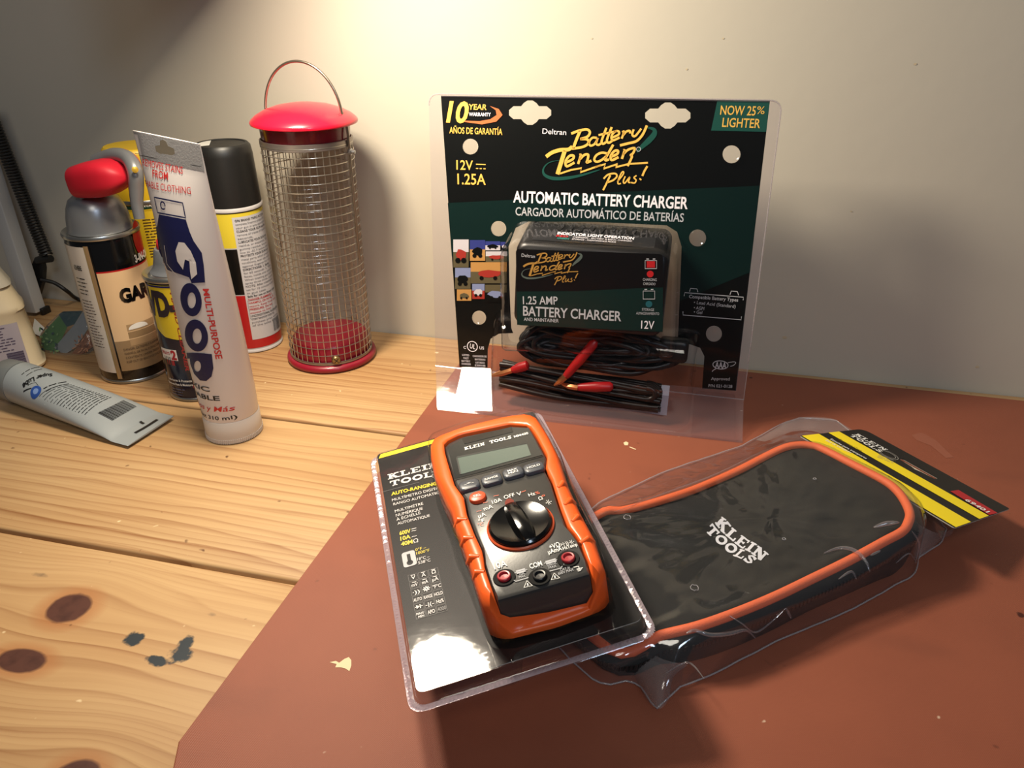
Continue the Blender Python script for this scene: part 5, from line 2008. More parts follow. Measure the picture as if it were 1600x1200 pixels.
uS0, uS1 = CG.loc(128, 380).x, CG.loc(141, 380).x
uK = CG.loc(140, 380).x
zred = CG.loc(170, 424).y
patch(CG, uS0 - 0.038, uS0, 0.012, GZ - 0.006, 2, 0.0002)
patch(CG, uS0, uS0 + 0.0016, 0.006, GZ - 0.005, 8, 0.0003)
patch(CG, uS0 + 0.0016, uS0 + 0.0042, 0.006, GZ - 0.005, 3, 0.0003)
patch(CG, uS0 + 0.0042, uS0 + 0.0056, 0.006, GZ - 0.005, 0, 0.0004)
patch(CG, uS0 + 0.0056, 0.06, zred - 0.0014, zred, 4, 0.0003)
patch(CG, uS0 + 0.0056, 0.06, 0.0440, zred - 0.0014, 5, 0.0003)
patch(CG, uS0 + 0.0056, 0.06, 0.0140, 0.0440, 3, 0.0003)
# garage door picture
for i in range(4):
    va = 0.0590 - i * 0.0072
    a = CG.loc(194, 497).x
    patch(CG, a, a + 0.030, va - 0.0064, va, 6 if i % 2 == 0 else 3, 0.0004)
a = CG.loc(213, 496).x
arch = [(a + 0.009 * math.cos(t), 0.0540 + 0.0052 * math.sin(t)) for t in [PI * k / 8 for k in range(9)]]
mb.fill(CG, [list(reversed(arch)) if False else arch], 7, 0.0006)
mb.text(CG, 'GARAGE', CG.loc(189, 473), (CG.loc(189, 473).x + 0.0540, CG.loc(189, 473).y), 0.0118, 0, 0.06, n=0.0006, px=False)
mb.text(CG, 'DOOR LUBE', (CG.loc(194, 483).x + 0.024, 0.0632), (CG.loc(194, 483).x + 0.050, 0.0632), 0.0050, 0, 0.03, n=0.0006, px=False)
q = CG.loc(212, 375)
mb.disc(CG, q.x + 0.0050, q.y, 0.0085, 0.0165, 4, 0.0005)
mb.text(CG, '3-IN-ONE', (CG.loc(211, 410).x, CG.loc(211, 410).y), (CG.loc(211, 410).x + 0.026, CG.loc(211, 410).y), 0.0065, 7, 0.04, n=0.0007, px=False)
zt_ = 0.0345
for t in ('DANGER: EXTREMELY FLAMMABLE', 'HARMFUL OR FATAL IF SWALLOWED', 'CONTENTS UNDER PRESSURE', 'KEEP OUT OF REACH OF CHILDREN'):
    aa = CG.loc(196, 556).x
    mb.text(CG, t, (aa, zt_), (aa + 0.036, zt_), 0.0022, 9, 0.0, n=0.0006, px=False)
    zt_ -= 0.0042
aa = uS0 - 0.017
mb.text(CG, 'ADHERE', (aa, 0.112), (aa + 0.010, 0.112), 0.0042, 0, 0.03, n=0.0005, px=False)
mb.lines(CG, (aa - 0.001, 0.104), (aa + 0.012, 0.104), 0.0036, 5, 0.0010, 0, 0.0005, word=0.005)
mb.lines(CG, (aa - 0.001, 0.083), (aa + 0.014, 0.083), 0.0030, 16, 0.0007, 9, 0.0005, word=0.004)
gm = [P('can_black', (10, 10, 11), 0.16, coat=0.3), silver, P('can_label_white', (208, 198, 184), 0.3), P('can_tan', (146, 118, 84), 0.3), P('can_red', (176, 22, 28), 0.3), P('can_cream', (222, 186, 142), 0.3), P('can_tan_dark', (170, 138, 100), 0.35), P('can_white', (236, 230, 220), 0.35), P('can_gold_edge', (176, 150, 104), 0.28, 0.5), P('can_brown_ink', (74, 54, 40), 0.5)]
mb.build('can_body', gm, g3, 45)
mb = MB()
zc = GZ + 0.0022
mb.lathe((GX, GY, zc), [(GR - 0.0040, 0.0), (GR - 0.0046, 0.004), (GR - 0.0056, 0.012), (GR - 0.0075, 0.020), (GR - 0.0105, 0.0265), (GR - 0.0150, 0.030), (0.010, 0.031)], 56, 0)
gp = P('trigger_grey', (140, 141, 143), 0.32, 0.55)
mb.build('cap_collar', gp, g3, 60)['label'] = 'grey dome collar of the sprayer cap'
# red pod: a short barrel lying over the dome, flat on the left end and pointed on the right
cdir = V((-GX, -GY, 0)).normalized()
rdir = V((0, 0, 1)).cross(cdir) * 1.0
lc = at_y(124, 281, GY - 0.010)
rc = at_y(199, 277, GY - 0.012)
axd = (rc - lc)
pt_ = axd.normalized()
upv = V((0, 0, 1)) - pt_ * pt_.z
upv.normalize()
sdv = pt_.cross(upv)
mb = MB()
R = []
def sq(a, p=0.62):
    c, s_ = math.cos(a), math.sin(a)
    return math.copysign(abs(c) ** p, c), math.copysign(abs(s_) ** p, s_)


for t, hv, hs, dz in ((0.0, 0.0112, 0.0135, -0.0012), (0.01, 0.0126, 0.0150, -0.0010), (0.03, 0.0132, 0.0155, -0.0008), (0.25, 0.0146, 0.0165, 0.0), (0.48, 0.0152, 0.0168, 0.0006), (0.66, 0.0142, 0.0160, 0.0010), (0.82, 0.0112, 0.0138, 0.0010), (0.93, 0.0070, 0.0100, 0.0008), (1.0, 0.0022, 0.004, 0.0002)):
    c = lc + axd * t + upv * dz
    ring = []
    for j_ in range(48):
        cc_, ss_ = sq(2 * PI * j_ / 48)
        ring.append(c + upv * hv * ss_ + sdv * hs * cc_)
    R.append(ring)
mb.rings(R, 0, True, True, True)
mb.build('trigger_pod', P('trigger_red', (184, 24, 42), 0.5, spec=0.35, bump=(300, 0.05, 0.0005)), g3, 50)['label'] = 'red trigger pod'
mb = MB()
back = sdv * -0.0 + cdir * 0.0
off = -cdir * 0.0
arm = [at_y(150, 252, GY + 0.004), at_y(176, 243, GY + 0.002), at_y(199, 247, GY - 0.004), at_y(211, 268, GY - 0.012), at_y(213, 295, GY - 0.014), at_y(214, 318, GY - 0.016), at_y(218, 342, GY - 0.018)]
mb.tube(spline(arm, 6), [0.006 if i < 6 else 0.0062 - 0.0018 * smoothstep(20, 36, i) for i in range(37)], 12, 0)
ar = mb.build('straw_arm', gp, g3, 60)
ar['label'] = 'grey hinged straw arm'
mb = MB()
ring_c = at_y(186, 268, GY + 0.010)
mb.tube([ring_c + (RT * math.cos(a) * 0.0185 + UP * math.sin(a) * 0.0185) for a in [(-60 + 190 * k / 20) * PI / 180 for k in range(21)]], 0.0018, 8, 0)
mb.build('straw', P('straw_red', (196, 40, 50), 0.35), g3, 60)['label'] = 'red spray straw bent round the cap'
mb = MB()
pc_ = at_y(211, 265, GY - 0.0187)
mb.lathe(pc_, [(0.0026, 0), (0.0026, 0.0006), (0.0012, 0.0009)], 14, 0, ax=(EYE - pc_))
mb.build('pivot_pin', P('brass_pin', (212, 170, 60), 0.3, 0.6), ar, 40)

# --- small blue and yellow can
WX, WY, WR = -0.4315, 0.5480, 0.0262
wd = thing('spray_can', (WX, WY, 0), 'small dark blue spray can with a yellow shield, behind the leaning white tube', 'spray can')
mb = MB()
WZ = 0.1140
can_shell(mb, WX, WY, WR, WZ, 0, 1)
CW = Cyl(WX, WY, WR)
zy0, zy1 = CW.loc(280, 531).y, CW.loc(246, 446).y
sh = [(-0.030, zy1), (-0.030, zy0 + 0.008), (-0.022, zy0 + 0.002), (-0.010, zy0), (0.004, zy0 + 0.001), (0.018, zy0 + 0.006), (0.026, zy0 + 0.014), (0.030, zy1)]
shp = []
for i in range(len(sh) - 1):
    a, b = V(sh[i]), V(sh[i + 1])
    k = max(1, int(abs(b.x - a.x) / 0.002))
    shp += [a + (b - a) * (j / k) for j in range(k)]
shp.append(V(sh[-1]))
topedge = [V((0.030 - 0.060 * j / 30, zy1)) for j in range(1, 30)]
loopw = shp + topedge
ncol = 30
for j in range(ncol):
    ua, ub = -0.030 + 0.06 * j / ncol, -0.030 + 0.06 * (j + 1) / ncol
    fa = lerp_tab([(p[0], p[1]) for p in sh[1:-1]], ua)
    fb_ = lerp_tab([(p[0], p[1]) for p in sh[1:-1]], ub)
    mb.face([CW.pt(ua, fa, 0.0002), CW.pt(ub, fb_, 0.0002), CW.pt(ub, zy1, 0.0002), CW.pt(ua, zy1, 0.0002)], 2)
patch(CW, -0.04, 0.04, zy1 - 0.0004, WZ - 0.0045, 3, 0.0005)
a = CW.loc(246, 491)
mb.text(CW, 'WD-40', (a.x - 0.0175, a.y), (a.x + 0.0370, a.y), 0.0205, 0, 0.06, n=0.0005, px=False)
b_ = CW.loc(255, 548)
patch(CW, b_.x - 0.002, b_.x + 0.016, b_.y - 0.0070, b_.y + 0.0035, 4, 0.0003)
mb.text(CW, 'SPRAYS', (b_.x - 0.001, b_.y - 0.0020), (b_.x + 0.009, b_.y - 0.0020), 0.0030, 5, 0.02, n=0.0005, px=False)
mb.text(CW, '2', (b_.x + 0.0100, b_.y - 0.0058), (b_.x + 0.0152, b_.y - 0.0058), 0.0082, 5, 0.05, n=0.0005, px=False)
patch(CW, b_.x + 0.001, b_.x + 0.012, b_.y - 0.0120, b_.y - 0.0070, 5, 0.0003)
patch(CW, -0.02, b_.x + 0.001, b_.y - 0.0120, b_.y - 0.0040, 6, 0.0003)
mb.text(CW, 'Lubricates & Protects', (b_.x + 0.000, 0.0205), (b_.x + 0.024, 0.0205), 0.0022, 4, 0.02, n=0.0005, px=False)
mb.text(CW, 'Removes Rust & Moisture', (b_.x - 0.002, 0.0165), (b_.x + 0.024, 0.0165), 0.0022, 4, 0.02, n=0.0005, px=False)
mb.lines(CW, (b_.x, 0.0125), (b_.x + 0.020, 0.0125), 0.0028, 3, 0.0008, 7, 0.0005, word=0.005)
mb.build('can_body', [P('can_navy', (18, 20, 40), 0.2, coat=0.3), silver, P('can_yellow', (216, 190, 40), 0.25, coat=0.2), P('can_blue_band', (16, 22, 92), 0.2), P('can_white', (236, 230, 220), 0.35), P('can_red', (176, 22, 28), 0.3), P('can_dk_green', (20, 44, 40), 0.3), P('can_slate_ink', (96, 100, 128), 0.4)], wd, 45)
mb = MB()
mb.lathe((WX, WY, WZ + 0.003), [(WR - 0.0055, 0), (WR - 0.0068, 0.0015), (0.0175, 0.0035), (0.0160, 0.009), (0.0142, 0.018), (0.0132, 0.0196), (0.0090, 0.0200)], 40, 0)
mb.build('nozzle_cone', P('nozzle_grey', (92, 94, 98), 0.4), wd, 50)['label'] = 'grey plastic nozzle cone'
mb = MB()
mb.lathe((WX, WY, WZ + 0.0220), [(0.0112, 0), (0.0112, 0.003), (0.0104, 0.0075), (0.0090, 0.0085)], 28, 0)
mb.build('nozzle_button', P('nozzle_red', (176, 26, 30), 0.35), wd, 50)['label'] = 'red spray button'

# --- gun treatment can (black cap)
BX, BY, BR = -0.4361, 0.6534, 0.0276
g96 = thing('spray_can', (BX, BY, 0), 'black-capped spray can with yellow, black and red bands beside the wire feeder', 'spray can')
mb = MB()
can_shell(mb, BX, BY, BR, 0.146, 0, 1)
CB = Cyl(BX, BY, BR)
zb1, zb2 = CB.loc(370, 388).y, CB.loc(372, 461).y
ul = CB.loc(362, 341).x
patch(CB, -0.045, 0.045, zb1, 0.1455, 2)
patch(CB, -0.045, 0.045, zb2, zb1 - 0.001, 3)
patch(CB, -0.045, 0.045, zb1 - 0.001, zb1, 0, 0.0003)
patch(CB, -0.045, 0.045, 0.0055, zb2 - 0.001, 4)
patch(CB, ul, ul + 0.046, 0.0150, 0.1405, 0, 0.0004)
rows = [('G96 BRAND TRIPLE ACTION', 5, 1), ('complete firearms product for', 6, 0), ('your gun in one operation', 6, 0), ('CLEANS YOUR GUN quickly', 5, 1), ('remove all traces of residue', 6, 0), ('seconds.', 6, 0), ('LUBRICATES YOUR GUN from', 5, 1), ('residue, or evaporate, film', 6, 0), ('gummy residue, low as', 6, 0), ('low as -50 F below zero', 6, 0), ('PROTECTS YOUR GUN from', 5, 1), ('metal parts which prevent', 6, 0), ('conditions, even salt water', 6, 0), ('against fingerprint rust', 6, 0), ('DIRECTIONS: 1. Spray', 5, 1), ('for 60 seconds. 2. Wipe', 6, 0), ('faces, inside and outside', 6, 0), ('When treating gun bores', 6, 0), ('spray three times, repeat', 6, 0), ('NOTE: After treatment', 5, 0), ('set for 10 minutes before', 6, 0), ('in gun case.', 6, 0), ('Safe for use on blued metal', 5, 1), ('DANGER: FLAMMABLE', 4, 1), ('HARMFUL OR FATAL IF', 4, 1), ('vapors. Keep from heat', 4, 0), ('PRESSURE. Do not', 4, 1), ('expose to heat', 4, 0), ('UNCONDITIONAL GUARANTEE', 5, 1), ('that would not be', 6, 0), ('purchase price will be', 6, 0), ('of the sales slip', 6, 0)]
z = 0.1362
for t, m, bo in rows:
    L_ = 0.030 * min(1.0, len(t) / 26 + 0.12)
    mb.text(CB, t, (ul + 0.0022, z), (ul + 0.0022 + L_ * 1.15, z), 0.0021, m, 0.015 if bo else 0, n=0.0006, px=False)
    z -= 0.00345
q0 = ul + 0.0015
mb.ribbon(CB, [(q0, 0.0570), (q0 + 0.026, 0.0570), (q0 + 0.026, 0.0378), (q0, 0.0378)], 0.0003, 6, 0.0006, closed=True)
for k in range(14):
    x = ul + 0.0245 + k * 0.0009
    mb.ribbon(CB, [(x, 0.018), (x, 0.0315)], 0.0003 + 0.0004 * random.random(), 5, 0.0006)
mb.build('can_body', [P('can_label_grey', (196, 194, 196), 0.4), P('can_rim_white', (200, 196, 194), 0.35), P('can_lemon', (222, 200, 58), 0.35), P('can_jet', (14, 13, 12), 0.35), P('can_scarlet', (180, 32, 34), 0.35), P('can_ink_black', (24, 24, 28), 0.5), P('can_ink_grey', (92, 92, 98), 0.5)], g96, 45)
mb = MB()
mb.lathe((BX, BY, 0.1440), [(BR + 0.0004, 0), (BR + 0.0005, 0.003), (BR - 0.0010, 0.050), (BR - 0.0020, 0.0575), (BR - 0.0042, 0.0600), (BR - 0.006, 0.0600), (BR - 0.0068, 0.0592), (0.001, 0.0590)], 64, 0)
cap = mb.build('cap', P('cap_black', (26, 26, 25), 0.42, bump=(200, 0.04, 0.0005)), g96, 40)
cap['label'] = 'black plastic cap'
mb = MB()
CPF = Plane((BX, BY, 0.2032), (1, 0, 0), (0, 1, 0))
mb.fill(CPF, [[CPF.loc(*p) for p in ((310, 222), (330, 220), (327, 227.5), (308, 229.5))]], 0, 0.0003)
mb.build('price_sticker', P('sticker_white', (206, 204, 196), 0.6), cap, 0)['label'] = 'small white price sticker'

# --- yellow capped can at the back
YX, YY, YR = -0.5265, 0.6480, 0.0300
yc = thing('spray_can', (YX, YY, 0), 'yellow-capped can half hidden behind the red and grey trigger by the wall', 'spray can')
mb = MB()
can_shell(mb, YX, YY, YR, 0.150, 0, 1)
CY = Cyl(YX, YY, YR)
z0, z1y = CY.loc(228, 327).y, CY.loc(226, 303).y
patch(CY, -0.046, 0.046, z0, z1y, 2)
patch(CY, -0.046, 0.046, z0 - 0.0016, z0 - 0.0002, 0)
mb.text(CY, 'WATER', (CY.loc(224, 322).x, z0 + 0.002), (CY.loc(224, 322).x + 0.014, z0 + 0.002), 0.0030, 3, 0.02, n=0.0005, px=False)
mb.lines(CY, (CY.loc(223, 345).x, z0 - 0.010), (CY.loc(223, 345).x + 0.012, z0 - 0.010), 0.0028, 14, 0.0008, 4, 0.0005, word=0.006, jag=0.1)
mb.build('can_body', [P('can_sun_yellow', (214, 180, 40), 0.35), silver, P('can_forest', (24, 58, 42), 0.35), P('can_white', (236, 230, 220), 0.35), P('can_brown_ink', (74, 54, 40), 0.5)], yc, 45)
mb = MB()
mb.lathe((YX, YY, 0.1480), [(YR + 0.0002, 0), (YR + 0.0004, 0.003), (YR - 0.0002, 0.046), (YR - 0.0010, 0.0495), (YR - 0.0030, 0.0512), (0.010, 0.0508), (0.001, 0.0502)], 64, 0)
mb.build('cap', P('cap_yellow', (226, 186, 34), 0.42), yc, 40)['label'] = 'yellow plastic cap'

# =================================================================== WHITE HAND CLEANER TUBE
TX, TY = -0.3590, 0.4868
goop = thing('squeeze_tube', (TX, TY, 0), 'tall white squeeze tube with a big navy wordmark, standing on its cap in front', 'tube')
TRd = 0.0222
tl_, tr_ = at_y(207.5, 203.5, TY + 0.022), None


def crimp(z):
    L = tab(207.5, 203.5, z)
    R_ = tab(313, 225.4, z)
    return L, R_


# crimp width fixes its height: search the level at which the two corners are 66 mm apart
c_top = V((TX, TY)) + V((-0.0035, 0.004))
best = None
for i in range(300):
    dY = -0.06 + 0.12 * i / 299
    L = at_y(207.5, 203.5, TY + 0.022 + dY)
    zz0 = L.z
    # walk the right corner along its ray until the width fits
    for j in range(200):
        yR = TY + 0.022 + dY - 0.07 + 0.09 * j / 199
        Rr = at_y(313, 225.4, yR)
        m_ = (L + Rr) / 2
        err = ((L - Rr).length - 0.0655) ** 2 * 4 + (L.z - Rr.z) ** 2 * 3 + ((m_.x - c_top.x) ** 2 + (m_.y - c_top.y) ** 2)
        if best is None or err < best[0]:
            best = (err, L.copy(), Rr.copy())
CL, CRt = best[1], best[2]
E1 = (CRt - CL).normalized()
ZT = (CL.z + CRt.z) / 2
ctop = (CL + CRt) / 2
E2 = V((-E1.y, E1.x, 0)).normalized()      # away from the viewer
hwT = (CRt - CL).length / 2
mb = MB()
R = []
NSG = 48
base_c = V((TX, TY, 0))
for f in [0, 0.004, 0.02] + [0.06 + 0.94 * k / 26 for k in range(27)]:
    z0_ = 0.0205
    c = V((TX, TY, z0_)).lerp(V((ctop.x, ctop.y, ZT)), f)
    g = smoothstep(0.0, 0.92, f)
    fl_ = min(1, f / 0.93)
    a = TRd + (hwT - TRd) * fl_ ** 0.72
    b = max(0.0009, TRd * (1 - fl_ ** 1.9) ** 0.75 if fl_ < 1 else 0.0009)
    if f > 0.93:
        b = 0.0008
    tilt = E1.z * hwT * 0 
    ring = []
    e1h = (V((1, 0, 0)) * (1 - g) + V((E1.x, E1.y, 0)) * g)
    e1h = V((E1.x, E1.y, 0)).normalized()
    for j in range(NSG):
        t = 2 * PI * j / NSG
        ct_, st_ = math.cos(t), math.sin(t)
        ring.append(c + e1h * a * ct_ + E2 * b * st_ + V((0, 0, E1.z * a * ct_ * f)))
    R.append(ring)
mb.rings(R, 0, True, True, True)
GB = mb.bvh()
nrm = -E2
GF = Plane(base_c, V((E1.x, E1.y, 0)), (0, 0, 1), GB)
# silver crimp band
# printing
QN = 0.0004


def gtxt(t, p0, p1, h, m, bo=0.0, sh=0.0):
    mb.text(GF, t, p0, p1, h, m, bo, sh, QN)


gtxt('REMOVES STAINS', (224, 258), (286, 271.5), 0.0047, 2, 0.0)
gtxt('FROM', (239, 276), (263, 281), 0.0050, 2, 0.015)
gtxt('ASHABLE CLOTHING', (228, 287.5), (299, 303), 0.0047, 2, 0.0)


def gq(pts):
    return [GF.loc(*p) for p in pts]


def gfill(pts, m, n=QN):
    q = gq(pts)
    mb.fill(GF, [q], m, n)


def gsub(pts, k=5):
    out = []
    for i in range(len(pts)):
        a, b = pts[i], pts[(i + 1) % len(pts)]
        out += [(a[0] + (b[0] - a[0]) * j / k, a[1] + (b[1] - a[1]) * j / k) for j in range(k)]
    return out


mb.ribbon(GF, gq(gsub([(241.5, 308), (286, 317), (290.5, 340), (247, 332)], 4)), 0.0010, 1, QN, closed=True)
q = GF.loc(255, 321)
mb.ribbon(GF, [(q.x + 0.0026 * math.cos(a * PI / 8), q.y + 0.0026 * math.sin(a * PI / 8)) for a in range(0, 15)], 0.0011, 1, QN)
gfill(gsub([(249, 334.5), (291, 343), (297, 362), (303, 376), (316, 395), (319, 415), (321, 441), (300, 442), (296, 433), (262, 421), (249, 392), (245, 362)], 3), 1)
gfill(gsub([(280, 378), (289, 379), (299, 392), (307, 410), (309, 428), (300, 436), (298, 424), (297, 408), (290, 405), (287, 421), (278, 408), (275, 392)], 2), 0, QN + 0.0002)
for sx in (0, 7):
    mb.ribbon(GF, gq([(250.5 + sx, 381 + sx * 0.3), (255 + sx, 411 + sx * 0.2), (264 + sx * 2.2, 428 + sx * 0.6)]), 0.0007, 0, QN + 0.0002)
# the o o p of the wordmark, read downwards
for cx_, cy_, rx, ry in ((299, 468, 16.5, 26), (307.5, 524, 18, 25)):
    out = [(cx_ + rx * math.cos(a) + ry * 0.10 * math.sin(a), cy_ + ry * math.sin(a)) for a in [2 * PI * k / 28 for k in range(28)]]
    inn_ = [(cx_ + 1 + rx * 0.40 * math.cos(a), cy_ + 1 + ry * 0.48 * math.sin(a)) for a in [2 * PI * k / 20 for k in range(20)]]
    mb.fill(GF, [gq(out), gq(inn_)], 1, QN)
out = [(331.5, 553), (334, 575), (331, 588), (323, 595), (313, 594), (304, 584), (298, 569), (297, 560), (293, 560), (292, 551), (309, 551)]
inn_ = [(309 + 5.5 * math.cos(a), 572 + 8.5 * math.sin(a)) for a in [2 * PI * k / 20 for k in range(20)]]
mb.fill(GF, [gq(gsub(out, 2)), gq(inn_)], 1, QN)
gtxt('MULTI-PURPOSE', (317.5, 451), (338, 561), 0.0038, 2, 0.025)


def gline(t, xl, xr, pm, h, m, bo=0.0, sh=0.0):
    v = GF.loc(*pm).y
    mb.text(GF, t, (GF.loc(xl, pm[1] - 6).x, v), (GF.loc(xr, pm[1]).x, v), h, m, bo, sh, QN, px=False)


gline('-TOXIC', 303, 328.5, (322, 611), 0.0040, 4, 0.02)
gline('GRADABLE', 303.5, 344.5, (333, 625.5), 0.0040, 4, 0.02)
gline('Las Manos y Más', 309.5, 368, (338, 643), 0.0046, 2, 0.008, 0.25)
gline('FL. OZ. (Net 310 ml)', 313, 373.5, (338, 656), 0.0034, 4, 0.012)
gtxt('HAND CLEANER', (266, 457), (291, 580), 0.0044, 2, 0.03)
# silver band with a hang hole seen as the bright wall behind
zc0 = ZT - 0.0005
band = [(0.0, 0.0)]
pts = []
z_a = GF.loc(215, 238).y
nb = 14
vsB, fsB = [], []
for j in range(nb + 1):
    x = -hwT * 0.985 + 2 * hwT * 0.985 * j / nb
    o_ = V(((ctop - base_c).dot(GF.ex), 0))
    lift = E1.z * x
    for v in (ZT - 0.0185 + lift, ZT + lift - 0.0005):
        vsB.append(GF.pt(o_.x + x, v, 0.0003))
for j in range(nb):
    a = j * 2
    fsB.append((a, a + 2, a + 3, a + 1))
mb.mesh(vsB, fsB, 3)
hc = GF.loc(259, 234)
hole = [(hc.x + x, hc.y + y) for x, y in ((-0.0095, -0.0018), (-0.0095, 0.0018), (-0.004, 0.003), (-0.003, 0.006), (0, 0.0072), (0.003, 0.006), (0.004, 0.003), (0.0095, 0.0018), (0.0095, -0.0018), (0.005, -0.0035), (-0.005, -0.0035))]
mb.fill(GF, [list(reversed(hole))], 5, 0.0008)
mb.ribbon(GF, gq([(212, 239), (240, 246), (266, 251), (292, 256), (316, 260)]), 0.0004, 4, 0.0008)
mb.build('tube_body', [P('tube_white', (216, 208, 204), 0.33, coat=0.15, bump=(60, 0.05, 0.001)), INK_B, P('tube_red_ink', (196, 48, 46), 0.5), P('crimp_silver', (206, 204, 202), 0.34, 0.35, bump=(700, 0.3, 0.0006)), INK_K, P('slot_beige', (150, 140, 120), 0.8)], goop, 50)
mb = MB()
mb.lathe((TX, TY, 0), [(TRd - 0.0015, 0.0003), (TRd + 0.0003, 0.0010), (TRd + 0.0008, 0.0025), (TRd + 0.0006, 0.0195), (TRd + 0.0001, 0.0204)], 64, 0)
for k in range(90):
    a = 2 * PI * k / 90
    mb.box((TX + (TRd + 0.0008) * math.cos(a), TY + (TRd + 0.0008) * math.sin(a), 0.0028), (math.cos(a), math.sin(a), 0), (-math.sin(a), math.cos(a), 0), (0, 0, 1), 0.0003, 0.0004, 0.0018, 0, 0)
mb.build('cap', P('tube_cap_white', (204, 198, 192), 0.36), goop, 45)['label'] = 'off-white screw cap'

# =================================================================== GREY GREASE TUBE LYING DOWN
ce = (tab(272, 650, 0.004) + tab(200, 697, 0.003)) / 2
cc = V((-0.5860, 0.4905, 0.0175))
LA = (cc - ce)
LAx = V((LA.x, LA.y, LA.z)).normalized()
LW = (tab(272, 650, 0.004) - tab(200, 697, 0.003))
LWh = LW.length / 2
LE = LW.normalized()
LUp = LE.cross(-LAx)
LUp = LUp if LUp.z > 0 else -LUp
lube = thing('grease_tube', (-0.50, 0.478, 0), 'flattened grey grease tube with small black print and a barcode, lying on the bench', 'tube')
mb = MB()
Ltot = LA.length
LR = 0.0186
R = []
for f in [0, 0.02, 0.10, 0.115] + [0.13 + 0.75 * k / 22 for k in range(23)]:
    c = ce + LA * f
    fl_ = 0 if f < 0.11 else (f - 0.11) / 0.77
    a = LWh + (LR - LWh) * fl_ ** 1.2
    b = 0.0007 if fl_ <= 0 else 0.0007 + (LR - 0.0007) * (1 - (1 - fl_) ** 1.7) ** 0.8
    c = V((c.x, c.y, max(b + 0.0005, c.z if f > 0.11 else 0.0035)))
    if f > 0.11:
        c.z = 0.0035 + (LR + 0.0012 - 0.0035) * fl_ ** 0.75
        c.z = max(c.z, b * 0.86 + 0.0008)
    R.append([c + LE * a * math.cos(t) + V((0, 0, 1)) * b * math.sin(t) for t in [2 * PI * j / 40 for j in range(40)]])
mb.rings(R, 0, True, True, True)
LB = mb.bvh()
LFm = Plane(ce, -LAx + V((0, 0, LAx.z)), LE, LB)
LFt = Plane(ce, (LAx.x, LAx.y, 0), -LE, LB)   # print is upside down from the viewer's side


def ltxt(t, p0, p1, h, m, bo=0.0, sh=0.0):
    mb.text(LFt, t, p0, p1, h, m, bo, sh, 0.0004)


def lq(p):
    return LFt.loc(*p)


# slot and tick by the crimp
mb.ribbon(LFt, [lq(p) for p in ((211, 677), (222, 671), (232, 665), (246, 656))], 0.0030, 1, 0.0004)
mb.ribbon(LFt, [lq((219, 659)), lq((225, 662.5))], 0.0022, 1, 0.0004)
# barcode
for k in range(20):
    f = k / 19
    a = (153 + (192 - 153) * f, 645.5 + (626 - 645.5) * f)
    b = (176 + (213 - 176) * f, 657.5 + (636 - 657.5) * f)
    mb.ribbon(LFt, [lq(a), lq(b)], (0.0004, 0.0008, 0.0005, 0.0011)[(k * 7) % 4], 1, 0.0004)


def lrow(p0, p1, wdt=0.0007, m=1, word=0.006, jag=0.0):
    a, b = lq(p0), lq(p1)
    mb.lines(LFt, a, b, 0.001, 1, wdt, m, 0.0004, jag, word)


ltxt('Super Lube', (84, 583), (34, 601), 0.0052, 1, 0.03) if False else None
# wordmark read from the far side
a, b = lq((82, 584)), lq((35, 601))
mb.text(LFt, 'Super Lube', a, b, 0.0050, 1, 0.035, 0.15, 0.0004, px=False)
lrow((62, 574), (34, 586), 0.0007)
lrow((66, 577), (40, 589), 0.0005)
lrow((60, 605), (36, 613), 0.0008)
lrow((104, 597), (68, 608), 0.0009)
lrow((108, 600), (72, 612), 0.0008)
for k in range(16):
    f = k / 15
    p0 = (118 + 70 * f, 597 + 26 * f)
    p1 = (60 + 80 * f, 621 + 30 * f)
    p0 = (108 + 66 * f, 600 + 21 * f)
    p1 = (60 + 72 * f, 622 + 27 * f)
    lrow(p0, p1, 0.0006, 1 if k > 5 else 2, 0.005 if k > 5 else 0.009)
q = lq((56, 612))
mb.disc(LFt, q.x, q.y, 0.0052, 0.0042, 3, 0.0005)
mb.disc(LFt, q.x, q.y, 0.0026, 0.0020, 4, 0.0006)
mb.ribbon(LFt, [lq((46, 601)), lq((56, 598)), lq((60, 603))], 0.0003, 1, 0.0004)
mb.build('tube_body', [P('tube_grey', (150, 156, 158), 0.36, coat=0.1), INK_K, P('tube_grey_ink', (84, 88, 90), 0.5), P('tube_blue_seal', (44, 76, 148), 0.4), P('tube_pale_seal', (120, 146, 196), 0.4)], lube, 50)
mb = MB()
cap_c = ce + LA * 0.885
cap_c.z = LR + 0.0012
capd = V((LAx.x, LAx.y, 0)).normalized()
mb.lathe(cap_c, [(LR + 0.0002, 0), (LR + 0.0004, 0.002), (LR + 0.0002, 0.018), (LR - 0.001, 0.0196), (0.001, 0.020)], 48, 0, ax=capd)
mb.build('cap', P('tube_cap_grey', (118, 122, 122), 0.45), lube, 45)['label'] = 'grey screw cap'

